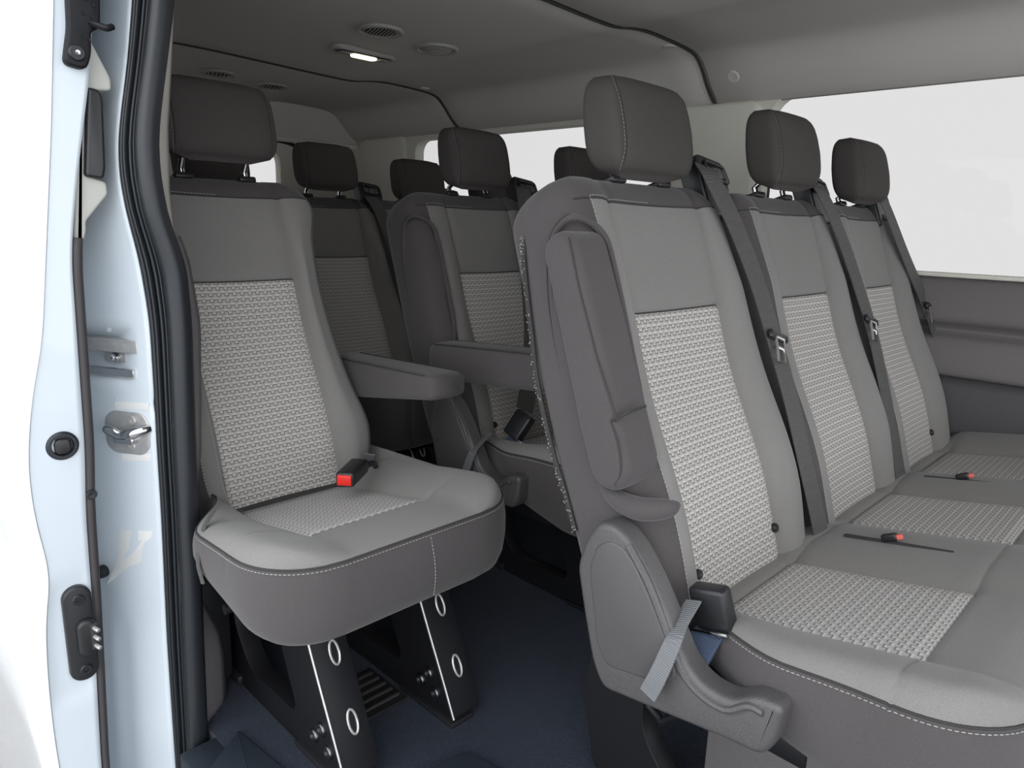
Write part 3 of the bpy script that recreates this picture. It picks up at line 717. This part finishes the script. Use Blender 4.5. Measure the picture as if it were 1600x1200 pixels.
def armrest_down(root, y0, y1, xb, xf, zt, zb, mirror=1):
    """padded armrest; cross-section ring lofted along x"""
    rows = []; n = 28; N = 22
    for i in range(N+1):
        t = i/N; x = xb+(xf-xb)*t; top = zt[0]+(zt[1]-zt[0])*t; bot = zb[0]+(zb[1]-zb[0])*t+(.012*math.sin(math.pi*min(1, t*1.0)) if False else 0)
        e = 1
        if t > .93: e = math.sqrt(max(0, 1-((t-.93)/.0701)**2))*.16+.84
        if t < .10: e = math.sqrt(max(0, 1-((.10-t)/.1001)**2))*.45+.55
        cx_, cy_, hz, hy = (top+bot)/2, (y0+y1)/2, (top-bot)/2*e, (y1-y0)/2*e; r = []
        for k in range(n):
            a = 2*math.pi*(k+.5)/n; c, s = math.cos(a), math.sin(a); ex = .40
            r.append((x, cy_+math.copysign(abs(c)**ex, c)*hy, cx_+math.copysign(abs(s)**ex, s)*hz))
        rows.append(r)
    P = np.array(rows).reshape(-1, 3); F = grid_faces(N+1, n, True)+[tuple(range(n)), tuple(N*n+k for k in range(n))]
    a = mesh_obj('armrest', P, F, FABD, root)
    for yy in (y0, y1):
        pts = [(xb+(xf-xb)*t, yy+(.004 if yy == y0 else -.004), zt[0]+(zt[1]-zt[0])*t-.003) for t in np.linspace(.05, .92, 20)]
        tube('seam', pts, .0013, PIPE, a, 5)
    return a

def capsule_armrest_up(root, y_out, th=.070, name='armrest'):
    """folded-up armrest lying along the backrest side; outline in (s,n), flat outer face at y_out"""
    s0, s1, n0, n1 = .228, .520, -.038, .027
    pts = []
    for k in range(24):      # bottom end (rounded)
        a = math.pi+math.pi*k/23; pts.append((s0+.040*math.sin(a)*1.0, (n0+n1)/2+.003+(n1-n0+.006)/2*math.cos(a)))
    for t in (.2, .4, .6, .8): pts.append((s0+(s1-s0)*t, n1+.006-.006*t))
    for k in range(24):      # top end
        a = math.pi*k/23; pts.append((s1+.030*math.sin(a), (n0+n1)/2+(n1-n0)/2*math.cos(a)*.95))
    for t in (.8, .6, .4, .2): pts.append((s0+(s1-s0)*t, n0+.006*(t-.5)))
    o = slab(name, pts, y_out+th, y_out, FABD, root, r=.016, steps=5)
    co = np.array([v.co for v in o.data.vertices])
    for v, (a, yy, b) in zip(o.data.vertices, co): v.co = bl(a, yy, b)
    o.data.set_sharp_from_angle(angle=math.radians(80))
    # seam running up the middle of its outer face, turned-in top flap, end cap
    ln = [bl(s, y_out+.0007, float(np.interp(s, [.2, .29, .37, .47, .55], [.044, .036, .026, .022, .024]))-.004) for s in np.linspace(.28, .535, 24)]
    tube('seam', ln, .0012, PIPE, o, 5)
    cap = smooth_path([bl(.283, y_out+.001, .022), bl(.286, y_out+.004, .034), bl(.290, y_out+.018, .044), bl(.292, y_out+.05, .046)], 4); tube('cap_seam', cap, .0022, PIPE, o, 5)
    cap2 = smooth_path([bl(.283, y_out+.001, .022), bl(.250, y_out+.0005, .026), bl(.215, y_out+.001, .020), bl(.198, y_out+.002, .004)], 5); tube('cap_seam', cap2, .0012, PIPE, o, 5)
    # rim of the pocket that the armrest folds into
    pocket(root, -.232)
    return o

def pocket(root, y, lobe=True):
    rim = [(.20, -.053), (.268, -.063), (.382, -.067), (.47, -.060), (.539, -.040), (.563, -.020), (.567, .008), (.558, .033), (.537, .050), (.507, .054), (.44, .054), (.36, .052), (.28, .048), (.21, .030)]
    o = tube('pocket_rim', smooth_path([bl(s, y+max(0, n-.016)*1.35, min(n, .016)+max(0, n-.016)*.12) for s, n in rim], 4), .0048, FABD, root, 8)
    tube('pocket_seam', smooth_path([bl(s+(.004 if n > 0 else 0), y-.004+max(0, n-.016)*1.35, min(n, .016)-.004) for s, n in rim], 4), .0012, PIPE, root, 5)
    l = smooth_path([bl(.205, y+.006, -.052), bl(.176, y-.006, -.020), bl(.160, y-.012, .020), bl(.154, y+.006, .052), bl(.156, y+.02, .064)], 6); n = len(l)
    if lobe: tube('pocket_lobe', l, [.003+.013*math.sin(math.pi*k/(n-1))**.7 for k in range(n)], FABD, root, 12)
    return o
def side_shield(root, pts, y_in, y_out, hinge=True):
    P = fillet(pts, .016, 4)
    s = slab('side_shield', P, y_in, y_out, PLAS, root, r=.009, steps=4)
    # inner recessed field: darker shallow pocket following the outline
    return s
def belt_buckle(root, c, rot, m=PLASB, red=True, size=(.030, .052, .020)):
    bm = bmesh.new(); add_box(bm, c, size, .004, rot, 3); b = bm_obj('buckle', bm, m, root)
    return b
def belt_guide(root, y, s=.668, n=-.018, small=False):
    """black plastic shoulder belt guide on top of the backrest"""
    bm = bmesh.new(); rot = Matrix.Rotation(math.radians(-19.9), 3, 'Y')
    o = thing_local = None
    out = fillet([(-.030, -.085), (.050, -.085), (.060, -.02), (.056, .012), (.045, .020), (-.028, .030), (-.036, .02)], .008)
    g = slab('belt_guide', out, -.02, .02, PLASB, root, r=.005, steps=3)
    co = np.array([v.co for v in g.data.vertices])
    for v, (a, yy, b) in zip(g.data.vertices, co): v.co = bl(s+b, y+a, n+yy+.004*0-.25*a*0)
    # slot loop proud of the housing
    lp = [bl(s+bb, y+aa, n+.024) for aa, bb in fillet([(-.018, .016), (.040, .006), (.050, -.024), (-.022, -.010)], .006, 4)]
    tube('slot_frame', lp+[lp[0]], .0035, PLASB, g, 6)
    for aa in (-.008, .014, .034):
        bm = bmesh.new(); add_box(bm, bl(s-.004, y+aa, n+.021), (.004, .018, .020), .0015, rot); bm_obj('slot_tab', bm, PLAS, g)
    return g
def seat_belt(root, yc, pts, width=.047, plate_at=None, plate_len=1.0, start_guide=True):
    """pts: (s, y, n) list along the backrest, from the guide down"""
    W = [bl(0, 1, 0)-bl(0, 0, 0) for _ in pts]
    b = strap('seat_belt', [bl(s, yc+y, n) for s, y, n in pts], [(.12, 1, 0)]*len(pts), width, .0016, WEB, root)
    if plate_at:
        s, y, n = plate_at; c = bl(s, yc+y, n+.006)
        rot = Matrix.Rotation(math.radians(-19.9), 3, 'Y') @ Matrix.Rotation(math.radians(-18), 3, 'X')
        bm = bmesh.new(); add_box(bm, c, (.010, .062, .017), .005, rot, 3); p = bm_obj('latch_plate', bm, PLASB, b); p['label'] = 'black and metal latch plate'
        def lp(a, d): return c+np.array((rot @ Vector((.003, a, d)))[:])
        fr = [lp(a, d) for a, d in ((-.014, -.004), (.014, -.004), (.012, -.020), (.011, -.048), (-.011, -.048), (-.012, -.020))]
        tube('metal_tongue', fr+[fr[0]], .0028, CHROME, b, 6); tube('metal_tongue_bar', [lp(-.011, -.022), lp(.011, -.022)], .0026, CHROME, b, 6)
        slab('tongue_web', [(0, 0), (1, 0), (1, 1), (0, 1)], 0, 1, STEEL, b, r=.0) if False else None
    return b

TABC = [(-.08, .205), (0, .225), (.08, .238), (.2, .236), (.33, .226), (.45, .214), (.52, .208), (.60, .205)]
TABCN = [(-.08, .205), (0, .222), (.08, .232), (.2, .234), (.33, .234), (.45, .232), (.52, .230), (.66, .226)]
TABAN = [(a, b-.03) for a, b in [(-.08, .165), (.03, .20), (.6, .20)]]
TABA = [(-.08, .165), (-.02, .178), (.03, .200), (.07, .212), (.115, .213), (.16, .196), (.25, .184), (.40, .173), (.48, .175), (.53, .184), (.57, .203), (.62, .205)]
SHIELD = [(.100, .300), (.121, .266), (.319, .295), (.355, .297), (.369, .322), (.373, .366), (.367, .374), (.338, .371), (.308, .348), (.272, .350), (.246, .368), (.219, .412), (.190, .456), (.162, .490), (.142, .506), (.120, .514), (.098, .510), (.078, .480), (.064, .434), (.080, .370)]

def button(parent, y, s, yc):
    return disc('button', bl(s, yc+y, .004), EN, .008, .006, PLASB, parent, 14)

BLKST = mat('dark_bolt_steel', (.16, .16, .17), .35, metal=1)
def leg_frame(root, y, x0=.10, top=.26, xf=.56, chrome=True, th=.034):
    outer = fillet([(xf-.022, .0), (xf, .030), (xf-.128, .30), (xf-.215, .30), (xf-.30, .262), (x0-.04, .26), (x0-.06, .15), (x0-.03, .012), (x0+.10, .0)], .018, 5)
    inner = fillet([(xf-.150, .055), (xf-.235, .235), (x0+.055, .225), (x0+.055, .13), (x0+.12, .050)], .035, 6)
    f = holed('leg', outer, [inner], y-th/2, y+th/2, BLKMET, root)
    # front flange: wider channel with bright edge and two slots
    a = np.array((xf+.006, y, .022)); b = np.array((xf-.130, y, .30)); d = (b-a)/np.linalg.norm(b-a)
    nrm = np.array((d[2], 0, -d[0])); rot = Matrix((Vector(nrm), Vector((0, 1, 0)), Vector(d))).transposed()
    L = np.linalg.norm(b-a); bm = bmesh.new(); add_box(bm, (a+b)/2+np.array((0, .006, 0)), (.006, th+.036, L), .003, rot); bm_obj('flange', bm, BLKMET, f)
    e = [a+nrm*.005+EY*(-th/2-.010), a+d*L*.25+nrm*.005+EY*(-th/2-.010), a+d*L*.6+nrm*.003+EY*(-th/2-.010), b+nrm*.003+EY*(-th/2-.010)]
    tube('bright_edge', smooth_path(e, 5), .0019, STEEL, f, 8)
    for t in (.27, .64):
        c = a+d*L*t+nrm*.004+EY*.012
        ring = [c+EY*(.008*math.cos(q))+d*(.020*math.sin(q)) for q in np.linspace(0, 2*math.pi, 17)]; tube('slot', ring, .0022, STEEL, f, 6)
    for (dx, dz) in ((-.072, .075), (-.096, .050), (-.052, .043)):
        disc('bolt', (xf+dx, y-th/2-.001, dz), (0, -1, 0), .0125, .006, BLKST, f, 12, r2=.007)
    bm = bmesh.new(); add_box(bm, (xf-.075, y, .005), (.16, th+.02, .010), .003); bm_obj('foot', bm, PLASB, f)
    bm = bmesh.new(); add_box(bm, (x0+.03, y, .010), (.10, th+.02, .020), .004); bm_obj('foot', bm, PLASB, f)
    return f

# ---- single seat A
A = thing('passenger_seat', 'single grey cloth passenger seat beside the door pillar, black steel legs bare in front', 'seat', (-1.415, .637, 0))
bk = build_backrest(A, 0, .965, TABAN, TABA, stitch_sides=(-1,))
build_headrest(A, 0, 1.008, hw=.113)
cu, L = build_cushion(A, [0], -.242, .242, .205, .462, .118, skirt_b=.298, dz=.010, taper=.095, front=.595)
cv = smooth_path([(.597, .020, .418), (.6035, .022, .385), (.604, .024, .35), (.597, .026, .312)], 5)
stitches('front_stitching', [np.array(p)+np.array((.0015, 0, 0)) for p in cv], THREAD, cu)
armrest_down(A, .205, .292, -.02, .372, (.598, .612), (.497, .562))
for yy in (-.095, .130): leg_frame(A, yy, x0=.10, xf=.553)
box('cross_beam', (.30, .055, .285), (.30, .34, .028), BLKMET, A, .004)
tube('torsion_bar', [(.33, -.20, .262), (.33, .24, .262)], .009, BLKMET, A)
tube('release_bar', [(.455, -.12, .262), (.455, .22, .262)], .006, STEEL, A)
box('recliner', (.12, -.17, .15), (.16, .07, .22), BLKMET, A, .012)
# buckle
rotb = Matrix.Rotation(math.radians(38), 3, 'Z') @ Matrix.Rotation(math.radians(0), 3, 'Y')
cb = (.300, .070, .432); bkA = bm = None
bm = bmesh.new(); add_box(bm, cb, (.088, .036, .028), .006, Matrix.Rotation(math.radians(-52), 3, 'Z'), 3); bkA = bm_obj('buckle', bm, PLASB, A)
rz = Matrix.Rotation(math.radians(-52), 3, 'Z'); f = rz @ Vector((.045, 0, 0))
bm = bmesh.new(); add_box(bm, Vector(cb)+f, (.005, .027, .020), .002, rz); bm_obj('release_button', bm, RED, bkA)['label'] = 'red release button'
tube('buckle_cable', smooth_path([Vector(cb)-f, (.262, .130, .425), (.235, .165, .41), (.20, .19, .38)], 5), .006, PLASB, bkA, 8)
strap('buckle_tag', [(.225, .160, .43), (.20, .175, .40), (.18, .19, .37)], (.6, .6, 0), .02, .001, WEBL, A)
strap('side_strap', [(.335, -.205, .445), (.352, -.232, .425), (.372, -.252, .385), (.385, -.252, .350)], (1, 0, .3), .012, .002, WEB, A)
# floor cover by the legs

# ---- bench C (three seats, nearest)
def bench(root, ys, ks, heads, guides, belts, arm, N0=-.240, F1=.26, detail=True, inserts=(.212, .470), plates=None, tabs=None, buttons=(), stF=False):
    shs = []
    for i, y in enumerate(ys):
        sh = build_backrest(root, y, ks[i], TABCN, tabs[i] if tabs else TABC, bmaxN=.180, RN=.06, detail=detail); shs.append(sh)
    for y, h in zip(ys, heads):
        if h: build_headrest(root, y, *(h if isinstance(h, tuple) else (h,)))
    cu, L = build_cushion(root, ys, N0, ys[-1]+F1, inserts[0], inserts[1], .122, zrear=.380, taper=.055, front=.588)
    for i, y in enumerate(ys):
        if guides[i] is not None: belt_guide(root, y+guides[i])
        if belts[i]: seat_belt(root, y, belts[i], plate_at=plates[i] if plates else None)
    for i, yy in buttons: button(shs[i], yy, .030, ys[i])
    return cu, L
Cb = thing('bench_seat', 'three-place grey cloth bench nearest us, armrest folded up against its side', 'bench seat', (-.646, 1.007, 0))
cells = [0, .480, .918]
b1 = [(.672, .170, .006), (.640, .155, .022), (.559, .186, .028), (.453, .216, .030), (.346, .232, .030), (.239, .243, .030), (.107, .248, .028), (-.01, .246, .028), (-.05, .240, .024)]
b2 = [(.668, .160, .006), (.636, .152, .022), (.54, .185, .028), (.392, .220, .030), (.286, .232, .030), (.139, .226, .028), (-.01, .206, .028), (-.05, .206, .02)]
b3 = [(.668, .125, .006), (.632, .112, .022), (.492, .155, .028), (.349, .225, .030), (.204, .262, .030), (-.01, .275, .034), (-.04, .275, .036)]
cu, L = bench(Cb, cells, [1.095, 1.078, .973], [(.980, .110, -.060), (.990, .106), (.980, .104)], [.190, .175, .14], [b1, b2, b3], True,
      plates=[(.350, .236, .030), (.345, .224, .030), (.349, .225, .032)], buttons=[(0, -.122), (0, .128), (2, .11)])
capsule_armrest_up(Cb, -.264)
vp = smooth_path([bl(.57, -.228, -.092), bl(.524, -.233, -.100), bl(.43, -.235, -.112), bl(.354, -.236, -.121), bl(.26, -.236, -.121), bl(.187, -.234, -.116), bl(.13, -.234, -.112)], 8)
tube('hook_tape_edge', vp, .0042, PIPE, Cb, 6)
rng = random.Random(3); lint = bmesh.new()
for k in range(120):
    q = vp[rng.randrange(len(vp))]; add_box(lint, q+np.array([rng.uniform(-.004, .003), -.003-rng.random()*.002, rng.uniform(-.006, .006)]), (.0012, .0012, .0012))
lo_ = bm_obj('lint', lint, THREAD, Cb, smooth=False); lo_['kind'] = 'stuff'
ss = side_shield(Cb, SHIELD, -.244, -.278)
# recessed pocket on the shield
pk = fillet([(.110, .330), (.128, .306), (.200, .320), (.240, .338), (.226, .378), (.192, .432), (.162, .474), (.142, .490), (.120, .492), (.100, .478), (.088, .440)], .016, 4)
slab('shield_pocket', pk, -.270, -.2800, PLAS, ss, r=.004)
hk = [(.262, .372), (.275, .35), (.33, .338), (.352, .35), (.366, .376)]
tube('shield_rib', smooth_path([(a, -.277, b-.006) for a, b in [(.150, .500), (.184, .460), (.212, .414), (.238, .368), (.268, .345), (.306, .341), (.334, .361), (.352, .362)]], 6), .0055, PLAS, ss, 8)
# loose grey pull strap and the buckle on blue-black webbing
strap('pull_strap', [(.222, -.225, .425), (.226, -.262, .408), (.232, -.286, .395), (.222, -.296, .350), (.208, -.296, .312)], (1, 0, .35), .024, .0022, WEBL, Cb)
rot = Matrix.Rotation(math.radians(-14), 3, 'Y') @ Matrix.Rotation(math.radians(8), 3, 'X')
bm = bmesh.new(); add_box(bm, (.240, -.205, .415), (.052, .026, .062), .006, rot, 3); bu = bm_obj('buckle', bm, PLASB, Cb)
bm = bmesh.new(); add_box(bm, (.247, -.220, .387), (.050, .004, .006), .0015, rot, 2); bm_obj('metal_edge', bm, CHROME, bu)
strap('buckle_webbing', [(.243, -.205, .388), (.240, -.225, .370), (.238, -.246, .350), (.242, -.250, .332), (.248, -.240, .312)], [(1, 0, 0)]*5, (.040, .046), .004, WEBB, bu)
stitches('webbing_stitch', [(.219, -.2495, .349), (.261, -.2495, .353)], THREAD, bu, r=.0009)
tube('anchor_loop', smooth_path([(.255, -.250, .335), (.265, -.256, .325), (.269, -.250, .308), (.263, -.23, .300)], 4), .0035, CHROME, bu, 8)
# buckle slots between the seats
for k, (yy, xx) in enumerate(((.2415, .33), (.7, .33))):
    bm = bmesh.new(); add_box(bm, (xx, yy, .396), (.17, .008, .010), .003, Matrix.Rotation(math.radians(-9), 3, 'Y'), 3); sl_ = bm_obj('buckle_slot', bm, PIPE, Cb)
    bm = bmesh.new(); add_box(bm, (xx-.012, yy, .405), (.026, .013, .014), .004, Matrix.Rotation(math.radians(-25), 3, 'Y'), 3); q = bm_obj('buckle', bm, PLASB, sl_)
    bm = bmesh.new(); add_box(bm, (xx-.002, yy, .409), (.020, .009, .009), .002, Matrix.Rotation(math.radians(-25), 3, 'Y')); bm_obj('release_button', bm, SALMON, sl_)['label'] = 'faded red release button'
for yy in (-.14, .95): leg_frame(Cb, yy, xf=.46, x0=.06)
box('cross_beam', (.26, .45, .262), (.24, 1.3, .03), BLKMET, Cb, .004)
box('bracket_plate', (.345, -.19, .15), (.20, .012, .26), PLAS, Cb, .004)
bm = bmesh.new()
lt = fillet([(.10, .235), (.145, .26), (.18, .25), (.185, .19), (.13, .16), (.105, .19)], .012)
tube('floor_latch', [(a, -.155, b) for a, b in [(.115, .235), (.125, .18), (.15, .165), (.185, .20), (.175, .25), (.135, .255), (.115, .235)]], .007, BLKMET, Cb)
tube('floor_latch', [(a, -.120, b) for a, b in [(.115, .235), (.125, .18), (.15, .165), (.185, .20), (.175, .25), (.135, .255), (.115, .235)]], .007, BLKMET, Cb)
# warning label on the wall-side belt foot
wlb = strap('belt_label', [bl(-.005, cells[2]+.275, .038), bl(-.03, cells[2]+.275, .040)], [(.12, 1, 0)]*2, .046, .001, WEBL, Cb)
# ---- bench B (two seats across the aisle, armrest down)
Bb = thing('bench_seat', 'two-place grey cloth bench across the aisle behind, armrest lowered level', 'bench seat', (-1.415, 1.32, 0))
bB = [(.668, .180, .004), (.64, .165, .020), (.54, .135, .028), (.385, .092, .032), (.247, .058, .034), (.116, .002, .040), (.05, -.055, .062)]
cuB, _ = bench(Bb, [0, .455], [.96, 1.0], [(.990, .102, -.036), (.985, .106)], [.19, .17], [bB, None], True,
      plates=None, buttons=[(0, -.115)])
pocket(Bb, -.232, False)
armrest_down(Bb, -.300, -.215, .118, .50, (.628, .655), (.540, .575))
ssB = side_shield(Bb, [(p[0]+.045, p[1]) for p in SHIELD], -.244, -.278)
slab('shield_pocket', [(a+.045, b) for a, b in pk], -.270, -.2800, PLAS, ssB, r=.004)
tube('shield_rib', smooth_path([(a+.045, -.277, b-.006) for a, b in [(.150, .500), (.184, .460), (.212, .414), (.238, .368), (.268, .345), (.306, .341), (.334, .361), (.352, .362)]], 6), .0055, PLAS, ssB, 8)
strap('pull_strap', [(.262, -.225, .425), (.270, -.262, .408), (.276, -.286, .395), (.266, -.296, .350), (.252, -.296, .312)], (1, 0, .35), .024, .0022, WEBL, Bb)
rot = Matrix.Rotation(math.radians(20), 3, 'Y') @ Matrix.Rotation(math.radians(-25), 3, 'X')
bm = bmesh.new(); add_box(bm, (.285, -.145, .436), (.050, .028, .066), .006, rot, 3); bu = bm_obj('buckle', bm, PLASB, Bb)
bm = bmesh.new(); add_box(bm, (.295, -.166, .410), (.046, .004, .005), .0015, rot, 2); bm_obj('metal_edge', bm, CHROME, bu)
strap('buckle_webbing', [(.290, -.165, .405), (.285, -.185, .388), (.283, -.205, .368), (.288, -.212, .345), (.292, -.21, .33)], [(1, 0, 0)]*5, (.042, .050), .005, WEBB, bu)
tube('anchor_loop', smooth_path([(.300, -.214, .350), (.312, -.222, .340), (.314, -.214, .325), (.306, -.20, .32)], 4), .0035, CHROME, bu, 8)
for yy in (-.06, .45): leg_frame(Bb, yy)
box('cross_beam', (.30, .2, .262), (.28, .8, .03), BLKMET, Bb, .004)
# ---- rear bench
Rb = thing('bench_seat', 'dark cloth rear bench along the back of the cabin, furthest from us', 'bench seat', (-2.181, 1.338, 0))
r1 = [(.645, .165, -.012), (.63, .165, .014), (.56, .185, .026), (.36, .215, .030), (.20, .225, .032), (.02, .215, .032)]
bench(Rb, [-.39, 0, .39, .77], [.93, .944, .93, .93], [.985, .997, .975, .975], [None, .165, .15, None], [None, r1, None, None], False, detail=False,
      plates=[None, (.353, .214, .032), None, None], tabs=[[(a, b-.025) for a, b in TABC]]*4)
for yy in (-.55, -.02, .75): leg_frame(Rb, yy)

# ================================================================ ceiling fittings
def vent(loc, label, rz, slats, group=None):
    t = thing('ceiling_vent', label, 'vent', loc, rz, group); ax, bx = .066, .066
    for nme, ra, rt, m in (('outer_ring', .060, .0065, HEADR), ('inner_ring', .046, .004, HEADR)):
        pts = [(ra*math.cos(a), ra*math.sin(a), -.004) for a in np.linspace(0, 2*math.pi, 33)]; tube(nme, pts, rt, m, t, 8)
    disc('backing', (0, 0, -.0045), (0, 0, -1), .045, .004, PIPE if slats else HEADR, t, 28)
    if slats:
        for k in range(slats):
            y = -.034+.068*k/(slats-1); h = math.sqrt(max(0, .044**2-y*y)); bm = bmesh.new()
            add_box(bm, (0, y, -.0092), (2*h, .0036, .0012), .0002, None, 1); bm_obj('slat', bm, HEADR, t)
    else:
        disc('closed_flap', (0, 0, -.006), (0, 0, -1), .040, .006, HEADR, t, 28)
    return t
HEADR = mat('grey_fitting_plastic', (.34, .325, .30), .5)
vent((-1.815, 1.272, 1.4225), 'round ceiling vent with open slanted slats, in front of the lit lamp', math.radians(-19), 8)
vent((-1.830, 1.488, 1.4155), 'round ceiling vent turned closed, right of the slatted one', math.radians(20), 0)
vent((-2.86, 1.48, 1.4150), 'small dark round ceiling vent behind the roof seam, right of its twin', math.radians(-19), 6)
vent((-2.83, 1.25, 1.4225), 'small dark round ceiling vent just above the near seat headrest', math.radians(-19), 6)
vent((-1.80, .86, 1.4235), 'round ceiling vent at the top edge of view', math.radians(-19), 6) if False else None
lm = thing('ceiling_lamp', 'lit oval reading lamp on the ceiling with a warm glowing lens', 'lamp', (-2.068, 1.385, 1.4155), math.radians(90))
slab('housing', rrect(0, 0, .225, .062, .030, 8), .004, -.010, HEADR, lm, r=.006, plane='xy')
slab('bezel', rrect(0, 0, .200, .044, .020, 8), -.008, -.013, PLASB, lm, r=.002, plane='xy')
slab('lens', rrect(.0, 0, .090, .034, .014, 8), -.010, -.019, LAMP, lm, r=.005, plane='xy')
for s in (-1, 1): slab('switch', rrect(s*.072, 0, .036, .030, .008, 5), -.010, -.016, HEADR, lm, r=.002, plane='xy')
# coat hook on the pillar, floor cover, sill mats
hkk = thing('coat_hook', 'small black hook sticking up behind the second backrest of the near bench', 'hook', (-.80, 1.516, .925))
tube('hook', smooth_path([(0, .02, -.05), (0, .02, 0), (0, .012, .036), (0, .028, .052), (0, .048, .046), (0, .05, .034)], 5), .004, PLASB, hkk); box('hook_base', (0, .02, -.06), (.02, .03, .04), PLASB, hkk, .003)
vc = thing('floor_grille', 'small black grille set in the carpet behind the single seat legs', 'grille', (-1.045, .685, .001))
slab('frame', rrect(0, 0, .13, .10, .006), -.004, .004, PLASB, vc, r=.002, plane='xy')
for k in range(5):
    bm = bmesh.new(); add_box(bm, (-.045+.0225*k, 0, .005), (.006, .085, .006), .001, None, 1); bm_obj('grille_bar', bm, PIPE, vc)
tag(box('trim_4', (-.012, .395, -.152), (2.24, .066, .303), MATR, None, .006), kind='structure')
sp = slab('sill_mat', fillet([(-1.112, .458), (-.95, .474), (-.80, .44), (-.80, .36), (-1.04, .365)], .008), -.005, .008, MATR, None, r=.003, plane='xy')
tag(sp, 'dark rubber sill plate at the door edge below the pillar', 'mat')
st_ = slab('step_mat', fillet([(-.80, .72), (-.30, .80), (-.2, .47), (-.60, .47), (-.80, .60)], .03), -.005, .010, MATR, None, r=.003, plane='xy')
tag(st_, 'dark rubber step mat on the navy carpet at the bottom edge', 'mat')
